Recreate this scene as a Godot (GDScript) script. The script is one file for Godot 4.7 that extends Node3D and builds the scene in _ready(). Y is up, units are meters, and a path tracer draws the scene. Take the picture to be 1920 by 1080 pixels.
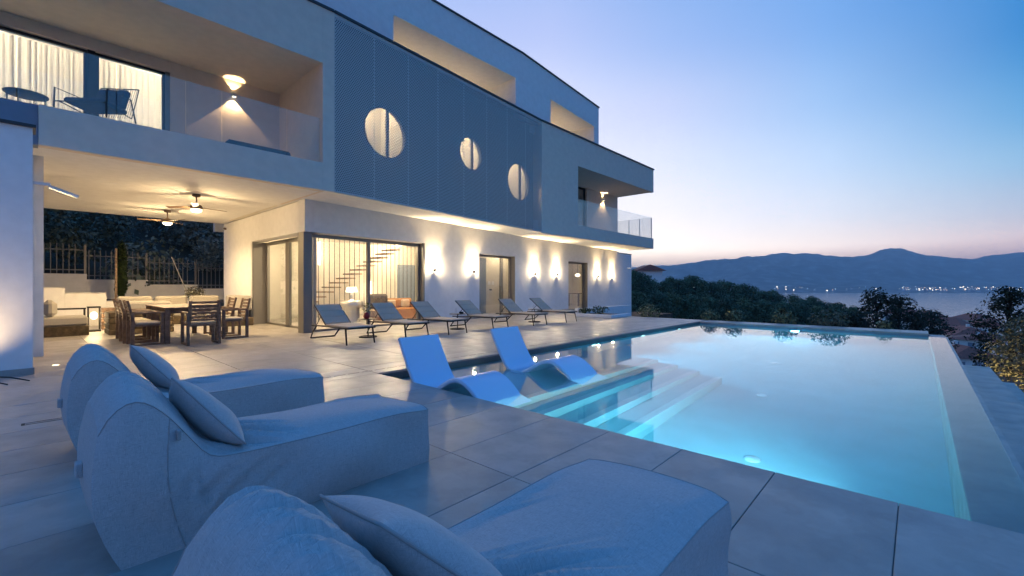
extends Node3D
# Axes: x runs along the house and the long side of the pool, -z points from the pool to the house, y is up. Deck top is y = 0.

# ---------------------------------------------------------------- mesh builder
class MB:
	var v := PackedVector3Array()
	var n := PackedVector3Array()
	var ix := PackedInt32Array()
	var col := PackedColorArray()
	var xf := Transform3D()
	var tint := Color(1, 1, 1)
	var colored := false
	func tri(a: Vector3, b: Vector3, c: Vector3) -> void:
		a = xf * a; b = xf * b; c = xf * c
		var nn := (c - a).cross(b - a).normalized()
		var k := v.size()
		v.append_array([a, b, c]); n.append_array([nn, nn, nn]); ix.append_array([k, k + 1, k + 2])
		if colored: col.append_array([tint, tint, tint])
	func quad(a: Vector3, b: Vector3, c: Vector3, d: Vector3) -> void:
		a = xf * a; b = xf * b; c = xf * c; d = xf * d
		var nn := (c - a).cross(b - d).normalized()
		var k := v.size()
		v.append_array([a, b, c, d]); n.append_array([nn, nn, nn, nn]); ix.append_array([k, k + 1, k + 2, k, k + 2, k + 3])
		if colored: col.append_array([tint, tint, tint, tint])
	func hexa(p: Array) -> void:   # 0-3 bottom ring (x-z-, x+z-, x+z+, x-z+), 4-7 top ring
		quad(p[4], p[5], p[6], p[7]); quad(p[3], p[2], p[1], p[0])
		quad(p[7], p[6], p[2], p[3]); quad(p[5], p[4], p[0], p[1])
		quad(p[6], p[5], p[1], p[2]); quad(p[4], p[7], p[3], p[0])
	func box(x0: float, y0: float, z0: float, x1: float, y1: float, z1: float) -> void:
		hexa([Vector3(x0, y0, z0), Vector3(x1, y0, z0), Vector3(x1, y0, z1), Vector3(x0, y0, z1), Vector3(x0, y1, z0), Vector3(x1, y1, z0), Vector3(x1, y1, z1), Vector3(x0, y1, z1)])
	func cbox(x0: float, y0: float, z0: float, x1: float, y1: float, z1: float, e: float) -> void:   # all edges chamfered
		var lo := [x0, y0, z0]
		var hi := [x1, y1, z1]
		for ax in 3:
			for sg in 2:
				var u := (ax + 1) % 3
				var w := (ax + 2) % 3
				var q := []
				for k in [[0, 0], [0, 1], [1, 1], [1, 0]]:
					var p := [0.0, 0.0, 0.0]
					p[ax] = hi[ax] if sg else lo[ax]
					p[u] = hi[u] - e if k[0] else lo[u] + e
					p[w] = hi[w] - e if k[1] else lo[w] + e
					q.append(Vector3(p[0], p[1], p[2]))
				if sg: quad(q[0], q[1], q[2], q[3])
				else: quad(q[3], q[2], q[1], q[0])
		for ax in 3:
			var u := (ax + 1) % 3
			var w := (ax + 2) % 3
			for su in 2:
				for sw in 2:
					var q := []
					for k in [[0, 0], [1, 0], [1, 1], [0, 1]]:
						var p := [0.0, 0.0, 0.0]
						p[ax] = hi[ax] - e if k[0] else lo[ax] + e
						p[u] = (hi[u] if su else lo[u]) if k[1] == 0 else (hi[u] - e if su else lo[u] + e)
						p[w] = (hi[w] if sw else lo[w]) if k[1] == 1 else (hi[w] - e if sw else lo[w] + e)
						q.append(Vector3(p[0], p[1], p[2]))
					if su == sw: quad(q[3], q[2], q[1], q[0])
					else: quad(q[0], q[1], q[2], q[3])
		for sx in 2:
			for sy in 2:
				for sz in 2:
					var c := Vector3(x1 if sx else x0, y1 if sy else y0, z1 if sz else z0)
					var dx := Vector3(-e if sx else e, 0, 0)
					var dy := Vector3(0, -e if sy else e, 0)
					var dz := Vector3(0, 0, -e if sz else e)
					if (sx + sy + sz) % 2 == 1: tri(c + dy + dz, c + dx + dy, c + dx + dz)
					else: tri(c + dy + dz, c + dx + dz, c + dx + dy)
	func ring_strip(rings: Array, closed := true) -> void:   # smooth skin over rings of equal length
		var k := v.size()
		var m: int = rings[0].size()
		for r in rings:
			for p in r: v.append(xf * p)
		var nn := PackedVector3Array(); nn.resize(rings.size() * m)
		for i in rings.size() - 1:
			for j in (m if closed else m - 1):
				var a := i * m + j
				var b := i * m + (j + 1) % m
				var c := (i + 1) * m + (j + 1) % m
				var d := (i + 1) * m + j
				ix.append_array([k + a, k + b, k + c, k + a, k + c, k + d])
				var fnn := (v[k + c] - v[k + a]).cross(v[k + b] - v[k + d])
				nn[a] += fnn; nn[b] += fnn; nn[c] += fnn; nn[d] += fnn
		for q in nn: n.append(q.normalized())
		if colored:
			for q in nn: col.append(tint)
	func tube(path: Array, r0: float, r1 := -1.0, seg := 8, caps := true) -> void:
		if r1 < 0: r1 = r0
		var rings := []
		var side := Vector3.ZERO
		for i in path.size():
			var d: Vector3 = (path[mini(i + 1, path.size() - 1)] - path[maxi(i - 1, 0)]).normalized()
			if side == Vector3.ZERO: side = d.cross(Vector3.UP if absf(d.y) < 0.9 else Vector3.RIGHT).normalized()
			side = (side - d * side.dot(d)).normalized()
			var up := side.cross(d)
			var r := lerpf(r0, r1, float(i) / maxi(1, path.size() - 1))
			var ring := []
			for j in seg:
				var a := TAU * j / seg
				ring.append(path[i] + side * cos(a) * r + up * sin(a) * r)
			rings.append(ring)
		ring_strip(rings)
		if caps:
			for j in range(1, seg - 1):
				tri(rings[0][0], rings[0][j + 1], rings[0][j])
				var z: Array = rings[-1]
				tri(z[0], z[j], z[j + 1])
	func lathe(c: Vector3, prof: Array, seg := 16) -> void:   # prof: Vector2(radius, y) from bottom up
		var rings := []
		for p in prof:
			var ring := []
			for j in seg:
				var a := -TAU * j / seg
				ring.append(c + Vector3(cos(a) * p.x, p.y, sin(a) * p.x))
			rings.append(ring)
		ring_strip(rings)
	func ball(c: Vector3, r: Vector3, seg := 12) -> void:
		var rings := []
		var half := seg / 2
		for i in half + 1:
			var t := PI * i / half
			var ring := []
			for j in seg:
				var a := -TAU * j / seg
				ring.append(c + Vector3(cos(a) * sin(t) * r.x, -cos(t) * r.y, sin(a) * sin(t) * r.z))
			rings.append(ring)
		ring_strip(rings)
	func extrude(poly: PackedVector2Array, z0: float, z1: float) -> void:   # polygon in x,y; extruded along z
		if Geometry2D.is_polygon_clockwise(poly): poly.reverse()
		var m := poly.size()
		for i in m:
			var a := poly[i]
			var b := poly[(i + 1) % m]
			quad(Vector3(a.x, a.y, z0), Vector3(b.x, b.y, z0), Vector3(b.x, b.y, z1), Vector3(a.x, a.y, z1))
		var t := Geometry2D.triangulate_polygon(poly)
		for i in range(0, t.size(), 3):
			var a := poly[t[i]]
			var b := poly[t[i + 1]]
			var c := poly[t[i + 2]]
			if (b - a).cross(c - a) < 0:
				var q := b; b = c; c = q
			tri(Vector3(a.x, a.y, z1), Vector3(c.x, c.y, z1), Vector3(b.x, b.y, z1))
			tri(Vector3(a.x, a.y, z0), Vector3(b.x, b.y, z0), Vector3(c.x, c.y, z0))
	func mesh() -> ArrayMesh:
		var arr := []
		arr.resize(Mesh.ARRAY_MAX)
		arr[Mesh.ARRAY_VERTEX] = v; arr[Mesh.ARRAY_NORMAL] = n; arr[Mesh.ARRAY_INDEX] = ix
		if colored: arr[Mesh.ARRAY_COLOR] = col
		var m := ArrayMesh.new()
		m.add_surface_from_arrays(Mesh.PRIMITIVE_TRIANGLES, arr)
		return m

# ---------------------------------------------------------------- helpers
var M := {}
var rng := RandomNumberGenerator.new()
var used := {}

func numbered(called: String) -> String:
	var k: int = used.get(called, 0)
	used[called] = k + 1
	return called if k == 0 else "%s_%03d" % [called, k]

func part(parent: Node, called: String, b, mat: Material, at := Transform3D()) -> MeshInstance3D:
	var o := MeshInstance3D.new()
	o.name = called
	o.mesh = b.mesh() if b is MB else b
	o.material_override = mat
	o.transform = at
	parent.add_child(o, true)
	return o

func tag(o: Node, label: String, category: String, group := "") -> void:
	o.set_meta("label", label)
	o.set_meta("category", category)
	if group: o.set_meta("group", group)

func thing(called: String, label: String, category: String, at := Vector3.ZERO, turn := 0.0, group := "") -> Node3D:
	var o := Node3D.new()
	o.name = numbered(called)
	add_child(o)
	o.position = at
	o.rotation.y = turn
	tag(o, label, category, group)
	return o

func single(called: String, label: String, category: String, b, mat: Material, at := Transform3D(), group := "") -> MeshInstance3D:
	var o := part(self, numbered(called), b, mat, at)
	tag(o, label, category, group)
	return o

func struct(called: String, b, mat: Material, at := Transform3D()) -> MeshInstance3D:
	var o := part(self, called, b, mat, at)
	o.set_meta("kind", "structure")
	return o

func copy(src: Node3D, at: Vector3, turn: float, label: String) -> Node3D:
	var c: Node3D = src.duplicate()
	c.name = numbered(String(src.name))
	add_child(c)
	c.position = at
	c.rotation.y = turn
	c.set_meta("label", label)
	return c

func bx(x0: float, y0: float, z0: float, x1: float, y1: float, z1: float) -> MB:
	var b := MB.new()
	b.box(x0, y0, z0, x1, y1, z1)
	return b

func cb(x0: float, y0: float, z0: float, x1: float, y1: float, z1: float, e := 0.01) -> MB:
	var b := MB.new()
	b.cbox(x0, y0, z0, x1, y1, z1, e)
	return b

func at(x: float, y: float, z: float) -> Transform3D:
	return Transform3D(Basis(), Vector3(x, y, z))

func noise_tex(freq: float, size: int, lo: float, hi: float, oct := 4, sd := 1, warp := false) -> ImageTexture:
	# a seamless grey noise, values lo..hi
	var f := FastNoiseLite.new()
	f.seed = sd
	f.noise_type = FastNoiseLite.TYPE_SIMPLEX_SMOOTH
	f.frequency = freq
	f.fractal_octaves = oct
	f.domain_warp_enabled = warp
	f.domain_warp_amplitude = 40.0
	var im := f.get_seamless_image(size, size)
	im.convert(Image.FORMAT_RGB8)
	var d := im.get_data()
	for i in d.size():
		d[i] = int(clampf(lerpf(lo, hi, d[i] / 255.0), 0, 1) * 255.0)
	return ImageTexture.create_from_image(Image.create_from_data(size, size, false, Image.FORMAT_RGB8, d))

func mat(lin: Color, rough := 0.6, metal := 0.0, spec := 0.5) -> StandardMaterial3D:
	var m := StandardMaterial3D.new()
	m.albedo_color = lin.linear_to_srgb()
	m.roughness = rough
	m.metallic = metal
	m.metallic_specular = spec
	return m

func textured(m: StandardMaterial3D, tex: Texture2D, scale: float, world := true, bump: Texture2D = null, depth := 0.1) -> StandardMaterial3D:
	m.albedo_texture = tex
	m.uv1_triplanar = true
	m.uv1_world_triplanar = world
	m.uv1_scale = Vector3.ONE * scale
	if bump:
		m.heightmap_enabled = true
		m.heightmap_texture = bump
		m.heightmap_scale = depth
	return m

func glow(c: Color, e: float) -> StandardMaterial3D:
	var m := StandardMaterial3D.new()
	m.albedo_color = Color(0.9, 0.9, 0.9)
	m.emission_enabled = true
	m.emission = c
	m.emission_energy_multiplier = e
	return m

func glass(a: float, c := Color(0.75, 0.85, 0.85)) -> StandardMaterial3D:
	var m := StandardMaterial3D.new()
	m.transparency = BaseMaterial3D.TRANSPARENCY_ALPHA
	m.albedo_color = Color(c.r, c.g, c.b, a)
	m.roughness = 0.02
	return m

func omni(parent: Node, p: Vector3, c: Color, e: float, size := 0.05) -> OmniLight3D:
	var l := OmniLight3D.new()
	l.name = "light"
	l.light_color = c
	l.light_energy = e
	l.light_size = size
	l.shadow_enabled = true
	l.omni_range = 30.0
	l.omni_attenuation = 2.0
	parent.add_child(l, true)
	l.position = p
	return l

func spot(parent: Node, p: Vector3, towards: Vector3, c: Color, e: float, angle: float, soft := 0.5, size := 0.02) -> SpotLight3D:
	var l := SpotLight3D.new()
	l.name = "light"
	l.light_color = c
	l.light_energy = e
	l.light_size = size
	l.shadow_enabled = true
	l.spot_range = 30.0
	l.spot_attenuation = 2.0
	l.spot_angle = angle
	l.spot_angle_attenuation = soft
	parent.add_child(l, true)
	l.transform = Transform3D(Basis.looking_at(towards, Vector3.UP if absf(towards.normalized().y) < 0.95 else Vector3.RIGHT), p)
	return l

func area(parent: Node, p: Vector3, towards: Vector3, w: float, h: float, c: Color, e: float) -> AreaLight3D:
	var l := AreaLight3D.new()
	l.name = "light"
	l.light_color = c
	l.light_energy = e
	l.area_size = Vector2(w, h)
	l.area_normalize_energy = true
	l.shadow_enabled = true
	l.area_range = 30.0
	parent.add_child(l, true)
	l.transform = Transform3D(Basis.looking_at(towards, Vector3.UP if absf(towards.normalized().y) < 0.95 else Vector3.RIGHT), p)
	return l

const WARM := Color(1.0, 0.85, 0.62)
const WARM2 := Color(1.0, 0.89, 0.70)
const POOLC := Color(0.24, 0.80, 0.96)
const TH := 0.7408   # angle between the line of sight and the x axis

func _ready() -> void:
	rng.seed = 7
	view_and_sky()
	make_materials()
	terrain()
	far_country()
	deck()
	pool()
	villa()
	terrace_garden()
	terrace_things()
	lounge_things()
	trees()
	small_things()

# ---------------------------------------------------------------- camera, sky, twilight
func view_and_sky() -> void:
	var cam := Camera3D.new()
	cam.name = "camera"
	var fw := Vector3(cos(TH), 0, -sin(TH))
	var right := Vector3(sin(TH), 0, cos(TH))
	add_child(cam)
	cam.transform = Transform3D(Basis(right, Vector3.UP, -fw), Vector3(0, 1.2, 0))
	cam.near = 0.05
	cam.far = 30000.0
	cam.projection = Camera3D.PROJECTION_FRUSTUM
	cam.size = 0.05 * 1080.0 / 833.0
	cam.frustum_offset = Vector2(0, -0.05 * 4.0 / 833.0)
	cam.current = true

	var env := Environment.new()
	env.background_mode = Environment.BG_SKY
	env.tonemap_mode = Environment.TONE_MAPPER_LINEAR
	env.tonemap_exposure = 1.06
	env.sdfgi_enabled = true
	env.ssao_enabled = true
	env.ssil_enabled = true
	env.fog_enabled = true
	env.fog_density = HAZE
	env.fog_light_color = Color(0.78, 0.92, 1.0)
	var sky := Sky.new()
	var sm := PanoramaSkyMaterial.new()
	sm.panorama = sky_picture()
	sky.sky_material = sm
	env.sky = sky
	var we := WorldEnvironment.new()
	we.name = "air"
	we.environment = env
	add_child(we)
	# the last light of the sun that has set behind the hills past the house
	var sun := DirectionalLight3D.new()
	sun.name = "twilight"
	sun.light_color = Color(1.0, 0.78, 0.66)
	sun.light_energy = 0.03
	sun.light_angular_distance = 30.0
	sun.shadow_enabled = true
	sun.sky_mode = DirectionalLight3D.SKY_MODE_LIGHT_ONLY
	add_child(sun)
	sun.transform = Transform3D(Basis.looking_at(-Vector3(cos(GLOW) * 0.98, 0.2, sin(GLOW) * 0.98)), Vector3.ZERO)

const HAZE := 0.00019
const GLOW := -1.0   # where the sun went down: angle from +x towards +z

func ramp(t: float, stops: Array) -> Vector3:
	for i in range(1, stops.size()):
		if t <= stops[i][0]:
			var k: float = (t - stops[i - 1][0]) / (stops[i][0] - stops[i - 1][0])
			k = k * k * (3.0 - 2.0 * k) * 0.4 + k * 0.6
			return (stops[i - 1][1] as Vector3).lerp(stops[i][1], k)
	return stops[-1][1]

func sky_picture() -> ImageTexture:
	var top := Vector3(62, 144, 238)
	# colour against height above the horizon, at growing angles from where the sun set
	var tables := [
		[20.0, [[0.0, Vector3(255, 215, 180)], [5.0, Vector3(255, 250, 240)], [15.0, Vector3(235, 236, 252)], [22.0, Vector3(215, 222, 250)], [30.0, Vector3(178, 195, 242)], [45.0, Vector3(110, 160, 228)], [90.0, top]]],
		[34.0, [[0.0, Vector3(255, 208, 176)], [2.0, Vector3(255, 226, 204)], [5.0, Vector3(252, 244, 240)], [10.0, Vector3(236, 236, 250)], [15.0, Vector3(218, 226, 250)], [21.0, Vector3(195, 208, 244)], [28.0, Vector3(155, 185, 238)], [45.0, Vector3(85, 145, 218)], [90.0, top]]],
		[50.0, [[0.0, Vector3(248, 196, 172)], [2.0, Vector3(242, 210, 198)], [4.3, Vector3(232, 222, 222)], [8.0, Vector3(212, 220, 236)], [13.0, Vector3(188, 212, 243)], [19.0, Vector3(155, 192, 238)], [26.0, Vector3(122, 170, 231)], [45.0, Vector3(64, 138, 222)], [90.0, top]]],
		[65.0, [[0.0, Vector3(218, 176, 168)], [3.5, Vector3(198, 182, 190)], [7.0, Vector3(165, 182, 206)], [10.6, Vector3(135, 180, 216)], [15.0, Vector3(95, 160, 212)], [21.0, Vector3(54, 134, 202)], [45.0, Vector3(52, 130, 218)], [90.0, top]]],
		[180.0, [[0.0, Vector3(92, 108, 156)], [10.0, Vector3(82, 124, 190)], [25.0, Vector3(62, 138, 222)], [90.0, top]]]]
	var w := 512
	var h := 512
	var air := Vector3(0.06, 0.13, 0.27)   # the haze's own colour, which the view adds in front of the sky
	var im := Image.create(w, h, false, Image.FORMAT_RGBAF)
	for y in h:
		var el := maxf(0.0, 90.0 - (y + 0.5) / h * 180.0)
		var thin := exp(-HAZE * minf(7400.0, 540.0 / maxf(0.001, sin(deg_to_rad(el)))))
		var row := []
		for t in tables:
			var q: Vector3 = ramp(el, t[1])
			var l := Color(q.x / 255.0, q.y / 255.0, q.z / 255.0).srgb_to_linear()
			row.append((Vector3(l.r, l.g, l.b) - air * (1.0 - thin)) / thin)
		for x in w:
			var az := ((x + 0.5) / w - 0.5) * TAU
			var d := Vector3(-sin(az), 0, cos(az))
			var ang := rad_to_deg(absf(wrapf(atan2(d.z, d.x) - GLOW, -PI, PI)))
			var q: Vector3 = row[0]
			for k in range(1, tables.size()):
				if ang > tables[k - 1][0]:
					var f: float = clampf((ang - tables[k - 1][0]) / (tables[k][0] - tables[k - 1][0]), 0, 1)
					q = (row[k - 1] as Vector3).lerp(row[k], f)
			im.set_pixel(x, y, Color(maxf(q.x, 0), maxf(q.y, 0), maxf(q.z, 0)))
	return ImageTexture.create_from_image(im)

# ---------------------------------------------------------------- materials
func make_materials() -> void:
	var fine := noise_tex(0.03, 512, 0.0, 1.0, 5, 3)
	var plaster_t := noise_tex(0.012, 512, 0.955, 1.0, 5, 4)
	var stone_t := noise_tex(0.014, 512, 0.86, 1.0, 6, 5, true)
	var rough_t := noise_tex(0.01, 512, 0.55, 1.0, 5, 6)
	M.plaster = textured(mat(Color(0.80, 0.79, 0.78), 0.85, 0, 0.4), plaster_t, 0.6, true, fine, 0.12)
	M.render = textured(mat(Color(0.72, 0.62, 0.52), 0.85, 0, 0.4), plaster_t, 0.6, true, fine, 0.12)
	M.plaster_grey = textured(mat(Color(0.50, 0.50, 0.50), 0.85, 0, 0.4), plaster_t, 0.6, true, fine, 0.12)
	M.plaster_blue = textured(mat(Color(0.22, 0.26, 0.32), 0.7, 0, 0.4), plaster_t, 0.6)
	M.inside = textured(mat(Color(0.72, 0.68, 0.60), 0.9, 0, 0.3), plaster_t, 0.4)
	M.tiles = []
	for k in 5:
		var t := [1.0, 0.90, 1.09, 0.95, 1.04][k] as float
		var m := textured(mat(Color(0.39 * t, 0.36 * t, 0.33 * t), 0.42, 0, 0.5), stone_t, [0.42, 0.37, 0.45, 0.4, 0.35][k], true, fine, 0.02)
		m.uv1_offset = Vector3(0.31 * k, 0.17 * k, 0.53 * k)
		m.roughness_texture = rough_t
		m.roughness = 0.55
		M.tiles.append(m)
	M.joint = mat(Color(0.14, 0.135, 0.13), 0.95)
	M.pool_tile = textured(mat(Color(0.28, 0.50, 0.56), 0.4), noise_tex(0.01, 512, 0.93, 1.0, 5, 8, true), 0.3)
	M.pool_edge = textured(mat(Color(0.50, 0.63, 0.66), 0.4), plaster_t, 0.3)
	var w := StandardMaterial3D.new()
	w.refraction_enabled = true
	w.refraction_scale = 0.033
	w.albedo_color = Color(0.93, 0.99, 1.0, 0.0)
	w.transparency = BaseMaterial3D.TRANSPARENCY_ALPHA
	w.roughness = 0.03
	w.normal_enabled = false
	M.water = w
	M.frame = mat(Color(0.20, 0.185, 0.165), 0.45, 0.3)
	M.dark_metal = mat(Color(0.028, 0.027, 0.027), 0.5, 0.5)
	M.black = mat(Color(0.012, 0.012, 0.013), 0.6)
	M.flashing = mat(Color(0.05, 0.055, 0.06), 0.5, 0.6)
	M.steel = mat(Color(0.55, 0.55, 0.55), 0.3, 1.0)
	M.steel_dull = mat(Color(0.17, 0.17, 0.165), 0.5, 0.4)
	M.white = mat(Color(0.78, 0.79, 0.80), 0.4)
	M.chaise = mat(Color(0.56, 0.68, 0.84), 0.35)
	M.screen = mat(Color(0.48, 0.46, 0.44), 0.5, 0.3)
	M.screen_back = mat(Color(0.09, 0.10, 0.11), 0.9)
	M.pane = glass(0.05)
	M.balustrade = glass(0.10, Color(0.70, 0.82, 0.80))
	var cur := textured(mat(Color(0.82, 0.81, 0.77), 0.95, 0, 0.1), plaster_t, 0.8)
	cur.backlight_enabled = true
	cur.backlight = Color(0.85, 0.84, 0.80)
	M.curtain = cur
	# woven melange cloth: short light and dark threads both ways
	var wv := Image.create(512, 512, false, Image.FORMAT_RGB8)
	var r := RandomNumberGenerator.new()
	r.seed = 21
	wv.fill(Color(0.83, 0.83, 0.83))
	for i in 9000:
		var g := r.randf_range(0.68, 0.95)
		var len := r.randi_range(4, 22)
		if i % 2: wv.fill_rect(Rect2i(r.randi_range(0, 511), r.randi_range(0, 511), len, 1), Color(g, g, g))
		else: wv.fill_rect(Rect2i(r.randi_range(0, 511), r.randi_range(0, 511), 1, len), Color(g, g, g))
	var cloth_t := ImageTexture.create_from_image(wv)
	M.cloth = textured(mat(Color(0.68, 0.66, 0.65), 0.95, 0, 0.2), cloth_t, 2.3, false, cloth_t, 0.04)
	M.cloth.rim_enabled = true
	M.cloth.rim = 0.35
	M.seam = mat(Color(0.33, 0.32, 0.31), 0.9)
	M.sling = textured(mat(Color(0.74, 0.60, 0.46), 0.85), cloth_t, 3.0, false)
	M.wood = textured(mat(Color(0.25, 0.16, 0.105), 0.55), noise_tex(0.02, 256, 0.6, 1.0, 4, 30), 1.5, false)
	M.tread = textured(mat(Color(0.46, 0.31, 0.19), 0.5), noise_tex(0.02, 256, 0.6, 1.0, 4, 31), 1.5, false)
	M.cover = textured(mat(Color(0.13, 0.094, 0.052), 0.85), noise_tex(0.02, 256, 0.6, 1.0, 4, 32), 1.2, false, fine, 0.4)
	M.cushion = textured(mat(Color(0.62, 0.58, 0.50), 0.95), cloth_t, 2.0, false)
	M.orange = mat(Color(0.34, 0.15, 0.035), 0.8)
	M.red = mat(Color(0.25, 0.012, 0.01), 0.4)
	M.navy = textured(mat(Color(0.035, 0.05, 0.085), 0.9), cloth_t, 2.0, false)
	M.soil = textured(mat(Color(0.11, 0.078, 0.052), 0.95), noise_tex(0.03, 256, 0.5, 1.0, 5, 33), 0.5, true, fine, 3.0)
	M.land = textured(mat(Color(0.055, 0.058, 0.035), 0.95), noise_tex(0.02, 256, 0.4, 1.0, 5, 34), 0.02)
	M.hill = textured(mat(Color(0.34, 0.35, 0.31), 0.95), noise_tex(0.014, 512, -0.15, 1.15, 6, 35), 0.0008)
	M.bark = textured(mat(Color(0.07, 0.05, 0.035), 0.95), fine, 2.0, false)
	var leaf := mat(Color(1, 1, 1), 0.75, 0, 0.3)
	leaf.vertex_color_use_as_albedo = true
	leaf.backlight_enabled = true
	leaf.backlight = Color(0.25, 0.25, 0.25)
	M.leaf = leaf
	M.roof = textured(mat(Color(0.44, 0.13, 0.085), 0.8), noise_tex(0.03, 256, 0.6, 1.0, 4, 36), 0.3)
	M.house_wall = textured(mat(Color(0.80, 0.79, 0.77), 0.9), plaster_t, 0.2)
	M.sea = mat(Color(0.05, 0.09, 0.12), 0.12)
	M.sea.heightmap_enabled = true
	M.sea.uv1_triplanar = true
	M.sea.uv1_world_triplanar = true
	M.sea.uv1_scale = Vector3(0.004, 0.004, 0.012)
	M.sea.roughness_texture = noise_tex(0.01, 256, 0.6, 1.0, 4, 40)
	M.sea.roughness = 0.22
	M.sea.metallic_specular = 1.0
	M.sea.heightmap_enabled = false
	M.lamp = glow(Color(1.0, 0.90, 0.70), 6.0)
	M.tube = glow(Color(1.0, 0.93, 0.80), 3.0)
	M.poollamp = glow(Color(0.75, 1.0, 1.0), 4.0)
	M.lit_window = glow(Color(1.0, 0.85, 0.6), 0.8)
	M.town_lights = [glow(Color(1.0, 0.93, 0.8), 8.0), glow(Color(0.85, 0.95, 1.0), 8.0), glow(Color(1.0, 0.78, 0.5), 7.0)]

# ---------------------------------------------------------------- land, sea, hills
func land_height(x: float, z: float) -> float:
	var down := -2.3 - 0.125 * maxf(0.0, x - 17.0) if x < 60.0 else -7.675 - 0.092 * (x - 60.0)
	down -= 0.14 * maxf(0.0, z - 2.2) * smoothstep(2.0, 10.0, z)
	var up := 0.0
	if z < -21.0: up = (3.0 * smoothstep(-21.0, -25.0, z) + 0.30 * (-21.0 - z)) * (1.0 - smoothstep(20.0, 120.0, x))
	var wob := sin(x * 0.11 + z * 0.07) * 0.5 + sin(x * 0.05 - z * 0.09) * 0.9
	var away := smoothstep(17.0, 50.0, maxf(x, maxf(z * 3.0, -z - 5.0)))
	return maxf(down + up + wob * away, -58.0)

func terrain() -> void:
	var xs := []
	var zs := []
	for i in 90: xs.append(-160.0 + i * 4.0 if i < 60 else 80.0 + pow(i - 60, 1.75) * 2.6)
	for i in 80: zs.append(-pow(40 - i, 1.5) * 2.2 if i < 40 else pow(i - 40, 1.5) * 2.2)
	# the ground drops away under the pool and the house
	var rings := []
	for x in xs:
		var ring := []
		for z in zs:
			var y := land_height(x, z)
			if x > -40.0 and x < 17.5 and z > -24.0 and z < 4.0: y = -3.2
			ring.append(Vector3(x, y, z))
		rings.append(ring)
	var b := MB.new()
	b.ring_strip(rings, false)
	struct("ground", b, M.land)
	b = MB.new()
	b.quad(Vector3(-1200, -50, -8200), Vector3(9500, -50, -8200), Vector3(9500, -50, 7200), Vector3(-1200, -50, 7200))
	struct("sea", b, M.sea)

func far_country() -> void:
	# the hills across the bay; angle is measured from the camera's line of sight, height is the ridge's
	var ridge := [[-60.0, 80.0], [-20.0, 120.0], [0.0, 170.0], [12.0, 215.0], [18.6, 246.0], [22.0, 290.0], [27.8, 380.0], [31.6, 428.0], [33.4, 434.0], [36.4, 366.0], [38.2, 410.0], [40.0, 482.0], [40.8, 484.0], [43.0, 424.0], [45.6, 366.0], [47.5, 414.0], [49.0, 432.0], [56.0, 400.0], [65.0, 300.0], [75.0, 240.0], [100.0, 200.0]]
	var f := FastNoiseLite.new()
	f.seed = 5
	f.frequency = 0.0014
	f.fractal_octaves = 6
	var rings := []
	for i in 390:
		var a := -58.0 + i * 0.4
		var h := 0.0
		for k in range(1, ridge.size()):
			if a <= ridge[k][0]:
				var t: float = (a - ridge[k - 1][0]) / (ridge[k][0] - ridge[k - 1][0])
				h = lerpf(ridge[k - 1][1], ridge[k][1], t * t * (3.0 - 2.0 * t))
				break
		var dir := Vector3(cos(TH), 0, -sin(TH)).rotated(Vector3.UP, -deg_to_rad(a))
		var ring := []
		for j in 60:
			var t := j / 59.0
			var dist := lerpf(3250.0, 6740.0, t) / cos(deg_to_rad(clampf(a, -56.0, 56.0)))
			var p := dir * dist
			var s := pow(smoothstep(0.0, 0.86, t), 1.25) if t < 0.86 else 1.0 - (t - 0.86) * 1.2
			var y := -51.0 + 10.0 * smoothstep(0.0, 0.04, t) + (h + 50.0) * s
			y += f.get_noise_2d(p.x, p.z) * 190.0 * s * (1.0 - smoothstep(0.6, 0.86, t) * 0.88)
			ring.append(Vector3(p.x, y, p.z))
		rings.append(ring)
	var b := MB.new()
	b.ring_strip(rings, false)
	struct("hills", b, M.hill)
	# lights and pale buildings of the town on the far shore: one mass
	var lights := [MB.new(), MB.new(), MB.new()]
	var walls := MB.new()
	var r := RandomNumberGenerator.new()
	r.seed = 90
	for i in 220:
		var a := r.randf_range(41.0, 54.0) if i < 175 else r.randf_range(17.0, 40.0)
		var dist := r.randf_range(3330.0, 3800.0) / cos(deg_to_rad(a))
		var dir := Vector3(cos(TH), 0, -sin(TH)).rotated(Vector3.UP, -deg_to_rad(a))
		var p := dir * dist
		var y := -41.0 + (dist * cos(deg_to_rad(a)) - 3330.0) * 0.055 + r.randf_range(0, 6.0)
		var s := r.randf_range(1.5, 4.2) if i % 3 == 0 else r.randf_range(0.8, 2.0)
		(lights[i % 3] as MB).ball(Vector3(p.x, y + 6.0, p.z), Vector3(s, s * 0.8, s), 6)
		var w := r.randf_range(4, 9)
		if i % 2: walls.box(p.x - w, y - 15, p.z - w, p.x + w, y + r.randf_range(1, 5), p.z + w)
	var town := Node3D.new()
	town.name = "far_shore_town"
	add_child(town)
	tag(town, "pale buildings and points of light of a town across the bay", "town")
	town.set_meta("kind", "stuff")
	part(town, "buildings", walls, M.plaster_grey)
	for k in 3: part(town, "street_lights", lights[k], M.town_lights[k])

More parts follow.
